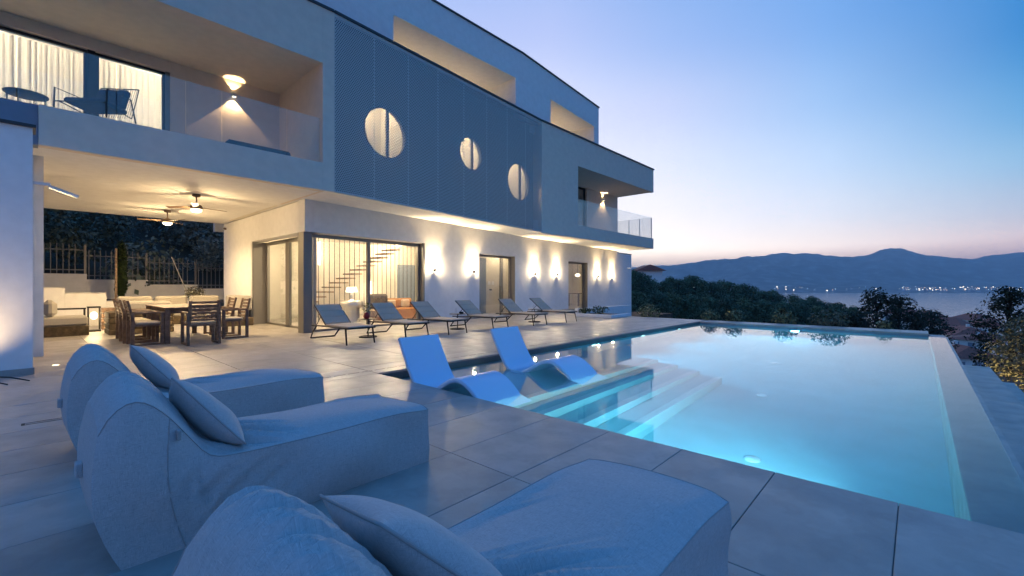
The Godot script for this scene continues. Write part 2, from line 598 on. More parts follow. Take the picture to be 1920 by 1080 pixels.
# ---------------------------------------------------------------- deck
func deck() -> void:
	var root := Node3D.new()
	root.name = "deck"
	add_child(root)
	root.set_meta("kind", "structure")
	# bed under the tiles, seen in the joints, round the pool
	var b := MB.new()
	b.box(-9.0, -0.25, -18.4, 3.23, -0.008, 2.4)
	b.box(3.23, -0.25, -14.5, 16.1, -0.008, -5.40)
	b.box(16.1, -0.25, -14.5, 23.0, -0.008, -12.2)
	b.box(15.30, -0.25, -5.40, 16.1, -0.008, 0.19)
	part(root, "tile_bed", b, M.joint)
	var tm := {}
	var cells := []
	for i in range(-10, 21):
		for j in range(-31, 5):
			var x0 := -0.35 + i * 1.2 + 0.01
			var x1 := x0 + 1.2
			var z0 := -0.08 + j * 0.6
			var z1 := z0 + 0.6
			if x0 > 3.1: z1 = minf(z1, -5.40) if z0 < -5.5 else z1
			if x0 > 3.1 and z0 > -5.5: continue
			if x1 < -8.0 or x0 > 16.0 and z1 > -12.2 or x1 > 23.1: continue
			if x0 < 16.0 and x1 > 16.1 and z1 > -12.2: x1 = 16.1
			if z1 - z0 < 0.1: continue
			if x0 > 5.0 and z1 < -13.4: continue
			var c := Vector3((x0 + x1) / 2, 0, (z0 + z1) / 2)
			var fwd := c.x * cos(TH) - c.z * sin(TH)
			var side := c.x * sin(TH) + c.z * cos(TH)
			var seen := fwd > 0.6 and absf(side / fwd) < 1.25
			cells.append([fwd if seen else 1000.0 + fwd, x0, z0, x1, z1])
	cells.sort_custom(func(p, q): return p[0] < q[0])
	var rest := MB.new()
	for k in cells.size():
		var c: Array = cells[k]
		var w: float = c[3] - c[1] - 0.004
		var d: float = c[4] - c[2] - 0.004
		if k < 290:
			var key := "%.3f %.3f" % [w, d]
			if not tm.has(key):
				var t := MB.new()
				tile(t, -w / 2, -d / 2, w / 2, d / 2)
				tm[key] = t.mesh()
			part(root, "tile", tm[key], M.tiles[rng.randi_range(0, 4)], at((c[1] + c[3]) / 2, rng.randf_range(-0.0006, 0.0006), (c[2] + c[4]) / 2))
		else: tile(rest, c[1] + 0.002, c[2] + 0.002, c[3] - 0.002, c[4] - 0.002)
	var o := part(root, "distant_tiles", rest, M.tiles[0])
	o.set_meta("kind", "stuff")
	# coping stones along the far short side of the pool
	for j in 10:
		var z0 := -5.40 + j * 0.56
		part(root, "coping_stone", cb(15.25, -0.035, z0 + 0.002, 16.1, 0.004, minf(z0 + 0.558, 0.19), 0.004), M.tiles[j % 5])
	# slot drain along the house side of the pool with its access cover
	var dr := thing("slot_drain", "thin black slot drain set between the deck tiles beside the pool", "drain")
	var m := MB.new()
	for k in 74: m.box(0.35 + k * 0.2, 0.0012, -5.717, 0.35 + k * 0.2 + 0.16, 0.0022, -5.703)
	part(dr, "slot", m, M.black)
	var cv := thing("drain_cover", "small rectangular access cover outlined in black at the end of the drain", "drain cover")
	m = MB.new()
	m.box(-0.02, 0.0012, -5.745, 0.30, 0.0026, -5.737); m.box(-0.02, 0.0012, -5.683, 0.30, 0.0026, -5.675)
	part(cv, "outline", m, M.black)
	for x in [-0.03, 0.29]: part(cv, "lifting_slot", bx(x, 0.0012, -5.75, x + 0.022, 0.003, -5.67), M.black)

func tile(b: MB, x0: float, z0: float, x1: float, z1: float) -> void:
	var e := 0.003
	b.quad(Vector3(x0 + e, 0, z0 + e), Vector3(x1 - e, 0, z0 + e), Vector3(x1 - e, 0, z1 - e), Vector3(x0 + e, 0, z1 - e))
	var p := [Vector3(x0, -e, z0), Vector3(x1, -e, z0), Vector3(x1, -e, z1), Vector3(x0, -e, z1)]
	var q := [Vector3(x0 + e, 0, z0 + e), Vector3(x1 - e, 0, z0 + e), Vector3(x1 - e, 0, z1 - e), Vector3(x0 + e, 0, z1 - e)]
	for i in 4:
		var k := (i + 1) % 4
		b.quad(q[k], q[i], p[i], p[k])
		b.quad(p[k], p[i], p[i] - Vector3(0, 0.02, 0), p[k] - Vector3(0, 0.02, 0))

# ---------------------------------------------------------------- pool
const WL := -0.075   # water level
func pool() -> void:
	var root := Node3D.new()
	root.name = "pool_basin"
	add_child(root)
	root.set_meta("kind", "structure")
	var x0 := 3.255
	var x1 := 15.25
	var z0 := -5.40
	var z1 := 0.19
	var fl := -1.5
	part(root, "floor", bx(x0 - 0.3, fl - 0.2, z0 - 0.3, x1 + 0.3, fl, z1 + 0.02), M.pool_tile)
	part(root, "wall", bx(x0 - 0.3, fl, z0 - 0.3, x0 - 0.004, -0.262, z1 + 0.3), M.pool_tile)
	part(root, "wall", bx(x1, fl, z0 - 0.3, x1 + 0.3, -0.26, z1 + 0.3), M.pool_tile)
	part(root, "wall", bx(x0 - 0.004, fl, z0 - 0.3, x1, -0.26, z0), M.pool_tile)
	# upper band of the three dry sides, under the coping
	part(root, "band", bx(x0 - 0.02, -0.26, z0 - 0.02, x0 - 0.004, -0.03, z1 + 0.3), M.plaster_blue)
	part(root, "band", bx(x1 + 0.012, -0.26, z0 - 0.02, x1 + 0.04, -0.036, z1), M.plaster_blue)
	part(root, "band", bx(x0 - 0.004, -0.26, z0 - 0.03, x1 + 0.012, -0.03, z0 - 0.006), M.black)
	# overflow edge, covered by a film of water
	part(root, "overflow_edge", cb(x0 - 0.3, fl, z1 + 0.02, x1 + 0.9, WL - 0.012, 0.50, 0.006), M.tiles[1])
	part(root, "overflow_wall", bx(x0 - 2.0, -3.0, 0.502, x1 + 0.9, WL - 0.06, 0.56), M.tiles[2])
	# sun shelf and the steps down from it
	part(root, "sun_shelf", cb(x0, fl, z0, 7.6, -0.30, -3.42, 0.01), M.pool_tile)
	var zs := [-3.42, -3.06, -2.70, -2.34]
	for k in 3:
		part(root, "step", cb(x0, fl, zs[k] + 0.002, 7.6, -0.30 - 0.26 * (k + 1), zs[k + 1], 0.01), M.pool_tile)
	for k in 4:   # pale nosings
		part(root, "nosing", cb(x0, -0.302 - 0.26 * k, zs[k] - 0.10, 7.602, -0.296 - 0.26 * k, zs[k] + 0.004, 0.002), M.pool_edge)
	# water
	var b := MB.new()
	var nx := 2
	b.quad(Vector3(x0 - 0.003, WL, z0 - 0.005), Vector3(x1 + 0.011, WL, z0 - 0.005), Vector3(x1 + 0.011, WL, 0.498), Vector3(x0 - 0.003, WL, 0.498))
	var wt := struct("water", b, M.water)
	# lamps under water; near-wall ones unseen, overflow one added to light the steps
	var li := 0
	for q in [[8.6, z0 + 0.02, Vector3(0, 0.0, 1)], [11.0, z0 + 0.02, Vector3(0, 0.0, 1)], [13.4, z0 + 0.02, Vector3(0, 0.0, 1)], [x1 - 0.02, -2.66, Vector3(-1, 0.0, 0)], [3.72, z1 - 0.002, Vector3(0.25, -0.04, -1)], [x0 + 0.02, -1.7, Vector3(1, 0.0, 0.05)], [x0 + 0.02, -0.8, Vector3(1, 0.0, -0.1)]]:
		var labels := ["round underwater lamp in the house-side pool wall next to the sun shelf", "round underwater lamp midway along the house-side pool wall", "round underwater lamp in the house-side pool wall by the far corner", "round underwater lamp shining from the far short wall of the pool", "added unseen underwater lamp under the overflow edge facing the steps", "round unseen underwater lamp in the near pool wall beside the steps", "round unseen underwater lamp in the near pool wall beside the overflow edge"]
		var d: Vector3 = q[2]
		var n := Vector3(d.x, 0, d.z).normalized()
		var t := thing("pool_lamp", labels[li], "pool lamp", Vector3(q[0], -0.62 if li > 2 else -0.45, q[1]), 0, "underwater pool lamps")
		var m := MB.new()
		var bs := Basis(Quaternion(Vector3.UP, n))
		m.xf = Transform3D(bs, Vector3.ZERO)
		m.lathe(Vector3.ZERO, [Vector2(0.0, -0.02), Vector2(0.14, -0.02), Vector2(0.14, 0.012), Vector2(0.115, 0.02), Vector2(0.11, 0.012)], 20)
		part(t, "rim", m, M.steel)
		m = MB.new()
		m.xf = Transform3D(bs, Vector3.ZERO)
		m.lathe(Vector3.ZERO, [Vector2(0.11, 0.013), Vector2(0.08, 0.028), Vector2(0.0, 0.034)], 20)
		part(t, "lamp_lens", m, M.poollamp)
		spot(t, n * 0.08, d, Color(0.66, 0.96, 1.0) if li == 4 else POOLC, [1.1, 1.1, 1.1, 1.2, 1.15, 0.55, 0.22][li] * 9.0, 64.0, 1.0, 0.1)
		li += 1
	# white inlets in the floor
	var inl := MB.new()
	inl.lathe(Vector3.ZERO, [Vector2(0.075, 0.0), Vector2(0.075, 0.012), Vector2(0.055, 0.022), Vector2(0.0, 0.025)], 20)
	var im := inl.mesh()
	var k := 0
	for q in [[5.0, -1.25], [7.3, -1.7], [9.9, -2.1], [13.0, -2.5]]:
		single("floor_inlet", ["white round inlet on the pool floor nearest the lounge bean bags", "white round inlet on the pool floor, second from the bean bags", "white round inlet on the pool floor, third from the bean bags", "white round inlet on the pool floor below the far wall lamp"][k], "pool inlet", im, M.white, at(q[0], fl, q[1]), "floor inlets of the pool")
		k += 1
	# catch ledges outside the overflow edge
	part(root, "catch_ledge", bx(1.0, -1.2, 0.562, 13.6, -0.5, 1.1), M.tiles[3])
	part(root, "catch_ledge", bx(1.0, -3.0, 1.102, 15.1, -1.0, 1.6), M.tiles[2])

# ---------------------------------------------------------------- the house
var GT := Transform3D(Basis(Vector3.UP, 0.0838), Vector3(4.75, 0, -11.44))      # ground-floor front wall: local x along it, local -z into the house
var MT := Transform3D(Basis(Vector3.UP, 0.0808), Vector3(4.88, 0, -10.1))       # perforated screen
var ST := Transform3D(Basis(Vector3.UP, 0.0935), Vector3(12.6, 0, -11.0))       # second run of the top floor

func villa() -> void:
	var v := thing("villa", "white three-storey villa with perforated screen, deep balconies and warm lit rooms", "house")
	var P: StandardMaterial3D = M.plaster
	# ---- first floor, balcony bay over the terrace
	part(v, "parapet", bx(0.13, 3.40, -10.30, 4.60, 4.03, -10.10), M.render)
	part(v, "parapet", bx(-8.0, 3.40, -10.40, 0.128, 4.03, -10.16), M.plaster_blue)
	part(v, "facade_band", bx(-8.0, 6.33, -10.40, 4.60, 7.60, -10.10), M.render)
	part(v, "pier", bx(4.602, 3.40, -12.7, 4.878, 7.60, -10.10), M.render)
	part(v, "floor_slab", bx(-8.0, 3.402, -12.7, 4.60, 3.90, -10.302), P)
	part(v, "floor_slab", bx(-8.0, 3.401, -18.25, 4.74, 3.72, -12.702), P)
	part(v, "balcony_ceiling", bx(-8.0, 6.36, -12.7, 4.60, 6.7, -10.402), M.render)
	part(v, "balcony_wall", bx(2.24, 3.722, -12.95, 4.602, 6.36, -12.70), M.render)
	part(v, "balcony_wall", bx(-8.0, 6.12, -12.95, 2.238, 6.36, -12.70), M.render)
	part(v, "coping", bx(-8.0, 7.602, -10.6, 4.86, 7.66, -10.07), M.flashing)
	# glazing with curtains
	for q in [[-3.4, -1.2], [-1.2, 0.86], [0.98, 2.16]]:
		var w := Node3D.new()
		w.name = "balcony_door"
		v.add_child(w, true)
		var m := MB.new()
		var a: float = q[0]
		var e: float = q[1]
		m.box(a, 3.73, -12.86, a + 0.06, 6.11, -12.78); m.box(e - 0.06, 3.73, -12.86, e, 6.11, -12.78)
		m.box(a + 0.06, 6.05, -12.86, e - 0.06, 6.11, -12.78); m.box(a + 0.06, 3.73, -12.86, e - 0.06, 3.79, -12.78)
		part(w, "frame", m, M.dark_metal)
		part(w, "pane", bx(a + 0.06, 3.79, -12.824, e - 0.06, 6.05, -12.816), M.pane)
	part(v, "mullion", bx(0.86, 3.725, -12.90, 0.98, 6.118, -12.74), M.dark_metal)
	part(v, "mullion", bx(2.16, 3.725, -12.90, 2.238, 6.118, -12.74), M.frame)
	for q in [[-4.2, 0.9], [0.95, 2.4]]:
		part(v, "curtain", wavy(q[0], q[1], 3.75, 6.15, -13.2, 0.05, 0.17), M.curtain)
	# the bedroom behind
	var m := MB.new()
	m.box(-8.0, 3.722, -17.0, 4.6, 3.76, -12.95); m.box(-8.0, 6.36, -17.0, 4.6, 6.5, -12.95)
	m.box(-8.0, 3.76, -17.2, 4.6, 6.36, -17.0); m.box(4.602, 3.40, -17.2, 4.85, 7.5, -12.95); m.box(-8.2, 3.4, -17.2, -8.0, 7.5, -10.4)
	part(v, "bedroom", m, M.inside)
	room_light(v, Vector3(-1.0, 6.3, -14.6), 14.0, Color(1.0, 0.94, 0.84))
	room_light(v, Vector3(2.2, 6.3, -14.6), 12.0, Color(1.0, 0.94, 0.84))
	# glass of the balcony in front of the parapet
	var bal := Node3D.new()
	bal.name = "balustrade"
	v.add_child(bal, true)
	var gx := [-3.2, -1.6, -0.1, 1.05, 2.03, 2.62, 3.85, 4.59]
	for k in 7: part(bal, "glass_panel", bx(gx[k] + 0.008, 4.04, -10.21, gx[k + 1] - 0.008, 5.07, -10.195), M.balustrade)
	# ---- ceiling and front of the overhang
	m = MB.new()
	m.hexa([Vector3(4.60, 3.401, -14.6), Vector3(13.53, 3.281, -14.6), Vector3(13.53, 3.281, -10.84), Vector3(4.60, 3.401, -10.12), Vector3(4.60, 3.45, -14.6), Vector3(13.53, 3.45, -14.6), Vector3(13.53, 3.33, -10.84), Vector3(4.60, 3.45, -10.12)])
	part(v, "soffit", m, P)
	m = MB.new()
	m.hexa([Vector3(13.53, 3.27, -14.6), Vector3(23.4, 3.24, -14.6), Vector3(23.4, 3.24, -10.98), Vector3(13.53, 3.27, -10.98), Vector3(13.53, 3.79, -14.6), Vector3(23.4, 3.79, -14.6), Vector3(23.4, 3.79, -10.98), Vector3(13.53, 3.79, -10.98)])
	part(v, "soffit", m, P)
	# ---- screen bay
	part(v, "screen_wall", screen_wall(), M.screen_back, MT)
	part(v, "coping", bx(0.0, 7.60, -0.6, 8.68, 7.66, 0.03), M.flashing, MT)
	part(v, "screen_edge", bx(0.0, 7.52, -0.06, 8.68, 7.598, -0.002), M.screen, MT)
	var pm := perforated(1.0845, 4.2)
	for k in 8:
		var xm := (k + 0.5) / 8.0
		var y0 := lerpf(3.40, 3.285, xm)
		var t := MT * Transform3D(Basis().scaled(Vector3(1, (7.56 - y0) / 4.2, 1)), Vector3(k * 1.0847, y0, 0))
		part(v, "perforated_panel", pm, M.screen, t)
	m = MB.new()
	m.hexa([Vector3(0, 3.395, -0.05), Vector3(8.68, 3.275, -0.05), Vector3(8.68, 3.275, 0.006), Vector3(0, 3.395, 0.006), Vector3(0, 3.425, -0.05), Vector3(8.68, 3.305, -0.05), Vector3(8.68, 3.305, 0.006), Vector3(0, 3.425, 0.006)])
	part(v, "screen_edge", m, M.screen, MT)
	for q in [[1.75, 5.35, 0.70], [5.12, 5.58, 0.57], [7.77, 5.13, 0.72]]:
		var w := Node3D.new()
		w.name = "round_window"
		v.add_child(w, true)
		w.transform = MT
		m = MB.new()
		ringtube(m, Vector3(q[0], q[1], -0.44), q[2] - 0.02, 0.035)
		m.box(q[0] + 0.02, q[1] - q[2] + 0.03, -0.47, q[0] + 0.09, q[1] + q[2] - 0.03, -0.41)
		part(w, "frame", m, M.dark_metal)
		m = MB.new()
		disc(m, Vector3(q[0], q[1], -0.46), q[2] - 0.05)
		part(w, "pane", m, M.pane)
		m = MB.new()
		m.box(q[0] - 0.9, 3.9, -2.0, q[0] + 0.9, 6.9, -1.9); m.box(q[0] - 1.0, 3.9, -1.9, q[0] - 0.9, 6.9, -0.6); m.box(q[0] + 0.9, 3.9, -1.9, q[0] + 1.0, 6.9, -0.6)
		m.box(q[0] - 1.0, 6.9, -2.0, q[0] + 1.0, 7.0, -0.6); m.box(q[0] - 1.0, 3.8, -2.0, q[0] + 1.0, 3.9, -0.6)
		part(w, "room", m, M.inside)
		omni(w, Vector3(q[0] - 0.2, 6.6, -1.3), WARM2, 5.5, 0.1)
		m = MB.new()
		m.ball(Vector3(q[0] - 0.2, 6.6, -1.3), Vector3.ONE * 0.08, 12)
		part(w, "ceiling_lamp", m, M.tube)
	# ---- end bay with the corner balcony
	part(v, "facade_wall", bx(13.532, 3.25, -10.98, 16.02, 7.60, -10.80), M.render)
	part(v, "facade_band", bx(16.022, 6.36, -10.98, 23.4, 7.60, -10.80), M.render)
	part(v, "facade_band", bx(16.022, 3.245, -10.98, 23.4, 3.81, -10.80), M.render)
	part(v, "balcony_ceiling", bx(16.022, 6.38, -13.0, 23.4, 6.6, -10.982), M.render)
	part(v, "facade_band", bx(23.2, 6.6, -14.6, 23.398, 7.60, -10.982), M.render)
	part(v, "balcony_wall", bx(13.6, 3.79, -13.0, 16.018, 7.5, -10.99), M.render)
	part(v, "balcony_wall", bx(20.12, 3.792, -13.3, 23.39, 6.38, -13.0), M.render)
	part(v, "balcony_wall", bx(16.022, 3.792, -13.3, 17.6, 6.38, -13.0), M.render)
	part(v, "coping", bx(13.51, 7.602, -11.3, 23.44, 7.66, -10.76), M.flashing)
	var door := Node3D.new()
	door.name = "balcony_door"
	v.add_child(door, true)
	m = MB.new()
	for x in [17.6, 18.82, 20.05]: m.box(x, 3.80, -13.2, x + 0.07, 6.37, -13.1)
	m.box(17.67, 6.30, -13.2, 20.05, 6.37, -13.1); m.box(17.67, 3.80, -13.2, 20.05, 3.87, -13.1)
	part(door, "frame", m, M.dark_metal)
	part(door, "pane", bx(17.67, 3.87, -13.155, 20.05, 6.30, -13.145), M.pane)
	m = MB.new()
	m.box(16.2, 3.792, -17.2, 16.4, 6.5, -13.302); m.box(22.8, 3.792, -17.2, 23.0, 6.5, -13.302); m.box(16.4, 3.792, -17.2, 22.8, 6.5, -17.0)
	m.box(16.2, 6.502, -17.2, 23.0, 6.65, -13.302); m.box(16.4, 3.70, -17.0, 22.8, 3.79, -13.302)
	part(door, "room", m, M.inside)
	bal = Node3D.new()
	bal.name = "balustrade"
	v.add_child(bal, true)
	gx = [16.03, 17.9, 19.75, 21.6, 23.37]
	for k in 4: part(bal, "glass_panel", bx(gx[k] + 0.01, 3.815, -10.90, gx[k + 1] - 0.01, 4.97, -10.885), M.balustrade)
	gx = [-13.0, -12.25, -11.6, -10.89]
	for k in 3: part(bal, "glass_panel", bx(23.35, 3.80, gx[k] + 0.01, 23.365, 4.97, gx[k + 1] - 0.01), M.balustrade)
	for k in 4: part(bal, "clamp", bx(23.33, 3.795, gx[k] - 0.02 if k < 3 else gx[k] - 0.03, 23.39, 4.98, gx[k] + 0.008), M.steel)
	# roof over the first floor
	part(v, "roof_terrace", bx(-8.0, 7.2, -20.0, 23.2, 7.45, -11.2), P)
	part(v, "rear_wall", bx(4.9, 3.3, -20.2, 23.2, 7.4, -20.0), P)
	# ---- top floor
	var t0 := Transform3D()
	top_wall(v, t0, -4.0, 12.6, 7.04, 12.23, -11.0)
	top_wall(v, ST, 0.0, 6.43, 2.0, 5.93, 0.0)
	part(v, "end_wall", bx(18.72, 7.46, -19.0, 18.99, 9.95, -11.85), P)
	part(v, "roof", bx(-4.0, 9.7, -20.0, 18.95, 9.93, -11.65), P)
	# ---- ground floor front wall with its openings
	var H := 3.44
	var wall := MB.new()
	wall.box(3.96, 0.0, -0.35, 6.60, H, 0.0); wall.box(0.0, 2.58, -0.35, 3.96, H, 0.0)
	wall.box(6.60, 2.40, -0.35, 8.78, H, 0.0); wall.box(8.78, 0.0, -0.35, 13.06, H, 0.0)
	wall.box(13.06, 2.40, -0.35, 15.02, H, 0.0); wall.box(15.02, 0.0, -0.35, 18.6, H, 0.0)
	wall.box(18.6, 0.0, -0.35, 20.74, 3.14, 0.0)
	part(v, "ground_wall", wall, P, GT)
	part(v, "wall_cap", bx(18.66, 3.141, -0.37, 20.78, 3.17, 0.02), M.flashing, GT)
	part(v, "skirting", bx(3.97, 0.0, 0.001, 6.59, 0.09, 0.014), M.tiles[0], GT)
	part(v, "skirting", bx(8.79, 0.0, 0.001, 13.05, 0.09, 0.014), M.tiles[0], GT)
	glazed(v, GT, 0.20, 3.90, 2.56, -0.22, [0.20, 2.0, 3.90], 0.09)
	glazed(v, GT, 6.62, 8.76, 2.385, -0.24, [6.62, 8.76], 0.07)
	glazed(v, GT, 13.08, 15.0, 2.385, -0.24, [13.08, 15.0], 0.07)
	part(v, "corner_post", cb(-0.02, 0.0, -0.30, 0.20, 2.575, -0.02, 0.006), M.frame, GT)
	part(v, "window_lining", bx(3.902, 0.0, -0.34, 3.958, 2.578, -0.004), M.frame, GT)
	part(v, "door_lining", bx(8.762, 0.0, -0.34, 8.782, 2.398, -0.004), M.frame, GT)
	part(v, "door_lining", bx(15.002, 0.0, -0.34, 15.022, 2.398, -0.004), M.frame, GT)
	# side wall to the terrace
	m = MB.new()
	m.box(4.75, 0.0, -18.25, 5.1, H - 0.06, -15.36); m.box(4.75, 2.58, -15.36, 5.1, H - 0.06, -11.46)
	part(v, "side_wall", m, P)
	part(v, "skirting", bx(4.735, 0.0, -18.25, 4.749, 0.09, -15.37), M.tiles[0])
	part(v, "window_lining", bx(4.77, 0.0, -15.36, 5.24, 2.578, -15.30), M.frame)
	var side := Node3D.new()
	side.name = "side_window"
	v.add_child(side, true)
	m = MB.new()
	for z in [-15.295, -13.72, -13.58, -11.95]: m.box(5.14, 0.0, z, 5.22, 2.57, z + 0.11)
	m.box(5.14, 2.47, -15.18, 5.22, 2.57, -11.95); m.box(5.14, 0.0, -15.18, 5.22, 0.06, -11.95)
	part(side, "frame", m, M.frame)
	for q in [[-15.18, -13.72], [-13.47, -11.95]]: part(side, "pane", bx(5.175, 0.06, q[0], 5.183, 2.47, q[1]), M.pane)
	rooms(v)

func top_wall(v: Node3D, t: Transform3D, x0: float, x1: float, o0: float, o1: float, z: float) -> void:
	var m := MB.new()
	var P: StandardMaterial3D = M.plaster
	var oh := 8.90
	m.box(x0, 7.46, z - 0.3, o0, 9.95, z); m.box(o1, 7.46, z - 0.3, x1, 9.95, z); m.box(o0, oh, z - 0.3, o1, 9.95, z)
	part(v, "top_floor_wall", m, P, t)
	part(v, "coping", bx(x0, 9.951, z - 0.5, x1 + 0.03, 10.0, z + 0.04), M.flashing, t)
	m = MB.new()
	m.box(o0 - 0.2, 7.46, z - 2.4, o0, 9.6, z - 0.302); m.box(o1, 7.46, z - 2.4, o1 + 0.2, 9.6, z - 0.302)
	m.box(o0 - 0.2, oh + 0.002, z - 2.4, o1 + 0.2, 9.4, z - 0.302); m.box(o0 - 0.2, 7.46, z - 2.6, o1 + 0.2, 9.4, z - 2.402)
	part(v, "loggia", m, P, t)
	var n := int((o1 - o0) / 1.9)
	for k in n:
		var p := t * Vector3(lerpf(o0, o1, (k + 0.5) / n), 7.75, z - 2.3)
		var l := Node3D.new()
		l.name = "loggia_lamp"
		v.add_child(l, true)
		l.position = p
		part(l, "shade", cb(-0.06, -0.06, -0.09, 0.06, 0.06, 0.06, 0.01), M.dark_metal)
		part(l, "lamp_lens", bx(-0.045, 0.061, -0.045, 0.045, 0.064, 0.045), M.lamp)
		spot(l, Vector3(0, 0.08, 0.0), Vector3(0, 1, 0.5), WARM, 1.5, 75.0, 0.6)

func wavy(x0: float, x1: float, y0: float, y1: float, z: float, amp: float, wave: float) -> MB:
	var b := MB.new()
	var lo := []
	var hi := []
	var x := x0
	var ph := 0.0
	var pace := 1.0
	var deep := 1.0
	while x < x1:
		if rng.randf() < 0.06:
			pace = rng.randf_range(0.45, 1.5)
			deep = rng.randf_range(0.35, 1.5)
		ph += rng.randf_range(0.16, 0.34) * pace
		var d := (sin(ph * TAU / 0.9) * amp + sin(ph * 3.1) * amp * 0.4) * deep
		lo.append(Vector3(x + d * 0.3, y0, z + d * 1.2)); hi.append(Vector3(x + 0.004, y1, z + d * 0.7))
		x += wave * 0.14
	b.ring_strip([hi, lo], false)
	return b

func ringtube(b: MB, c: Vector3, r: float, t: float) -> void:
	var path := []
	for i in 49: path.append(c + Vector3(cos(TAU * i / 48) * r, sin(TAU * i / 48) * r, 0))
	b.tube(path, t, t, 6, false)

func disc(b: MB, c: Vector3, r: float) -> void:
	for i in 32:
		var a := TAU * i / 32
		var e := TAU * (i + 1) / 32
		b.tri(c, c + Vector3(cos(e) * r, sin(e) * r, 0), c + Vector3(cos(a) * r, sin(a) * r, 0))

func screen_wall() -> MB:
	# the wall behind the screen, with three round openings
	var b := MB.new()
	var q := [[0.0, 3.44, 1.75, 5.35, 0.70], [3.44, 6.45, 5.12, 5.58, 0.57], [6.45, 8.68, 7.77, 5.13, 0.72]]
	for s in q:
		var x0: float = s[0]
		var x1: float = s[1]
		var c := Vector2(s[2], s[3])
		var angs := []
		for i in 48: angs.append(TAU * i / 48.0)
		for q2 in [Vector2(x0, 3.45), Vector2(x1, 3.45), Vector2(x0, 7.55), Vector2(x1, 7.55)]: angs.append(fposmod((q2 - c).angle(), TAU))
		angs.sort()
		angs.append(TAU)
		for i in angs.size() - 1:
			var pts := []
			for k in [i, i + 1]:
				var a: float = angs[k]
				var d := Vector2(cos(a), sin(a))
				var t := 99.0
				if d.x > 0.0001: t = minf(t, (x1 - c.x) / d.x)
				if d.x < -0.0001: t = minf(t, (x0 - c.x) / d.x)
				if d.y > 0.0001: t = minf(t, (7.55 - c.y) / d.y)
				if d.y < -0.0001: t = minf(t, (3.45 - c.y) / d.y)
				pts.append([c + d * s[4], c + d * t])
			for z in [-0.42, -0.60]:
				b.quad(Vector3(pts[0][0].x, pts[0][0].y, z), Vector3(pts[0][1].x, pts[0][1].y, z), Vector3(pts[1][1].x, pts[1][1].y, z), Vector3(pts[1][0].x, pts[1][0].y, z))
			b.quad(Vector3(pts[0][0].x, pts[0][0].y, -0.60), Vector3(pts[0][0].x, pts[0][0].y, -0.42), Vector3(pts[1][0].x, pts[1][0].y, -0.42), Vector3(pts[1][0].x, pts[1][0].y, -0.60))
	return b

func perforated(w: float, h: float) -> ArrayMesh:
	# sheet metal with staggered round holes
	var b := MB.new()
	var nx := 22
	var ny := 98
	var cw := (w - 0.006) / nx
	var ch := h / ny
	var r := 0.0155
	b.quad(Vector3(0, 0, 0), Vector3(0, h, 0), Vector3(0.003, h, 0), Vector3(0.003, 0, 0))
	b.quad(Vector3(w - 0.003, 0, 0), Vector3(w - 0.003, h, 0), Vector3(w, h, 0), Vector3(w, 0, 0))
	for j in ny:
		var odd := j % 2
		var y0 := j * ch
		if odd:
			for x in [0.003, w - 0.003 - cw / 2]: b.quad(Vector3(x, y0, 0), Vector3(x, y0 + ch, 0), Vector3(x + cw / 2, y0 + ch, 0), Vector3(x + cw / 2, y0, 0))
		for i in nx - odd:
			var x0 := 0.003 + i * cw + odd * cw / 2
			var c := Vector2(x0 + cw / 2, y0 + ch / 2)
			var rim := [Vector2(x0, y0), Vector2(x0, c.y), Vector2(x0, y0 + ch), Vector2(c.x, y0 + ch), Vector2(x0 + cw, y0 + ch), Vector2(x0 + cw, c.y), Vector2(x0 + cw, y0), Vector2(c.x, y0)]
			for k in 8:
				var p: Vector2 = rim[k]
				var q: Vector2 = rim[(k + 1) % 8]
				var d := c + (p - c).normalized() * r
				var e := c + (q - c).normalized() * r
				b.quad(Vector3(p.x, p.y, 0), Vector3(q.x, q.y, 0), Vector3(e.x, e.y, 0), Vector3(d.x, d.y, 0))
	return b.mesh()

func glazed(v: Node3D, t: Transform3D, x0: float, x1: float, h: float, z: float, xs: Array, fw: float) -> void:
	var w := Node3D.new()
	w.name = "glass_door"
	v.add_child(w, true)
	w.transform = t
	var m := MB.new()
	m.box(x0, h - fw, z - 0.05, x1, h, z + 0.05); m.box(x0, 0.0, z - 0.05, x1, 0.05, z + 0.05)
	for k in xs.size():
		var c: float = clampf(xs[k], x0 + fw / 2, x1 - fw / 2)
		m.box(c - fw / 2, 0.05, z - 0.048, c + fw / 2, h - fw, z + 0.048)
	part(w, "frame", m, M.frame)
	for k in xs.size() - 1:
		part(w, "pane", bx(xs[k] + fw, 0.05, z - 0.004, xs[k + 1] - fw, h - fw, z + 0.004), M.pane)

func room_light(parent: Node3D, p: Vector3, e: float, c := WARM2) -> void:
	var l := Node3D.new()
	l.name = "ceiling_lamp"
	parent.add_child(l, true)
	l.position = p
	var m := MB.new()
	m.lathe(Vector3.ZERO, [Vector2(0.0, -0.03), Vector2(0.09, -0.03), Vector2(0.11, 0.0), Vector2(0.11, 0.03)], 16)
	part(l, "lamp_lens", m, M.tube)
	omni(l, Vector3(0, -0.14, 0), c, e, 0.1)

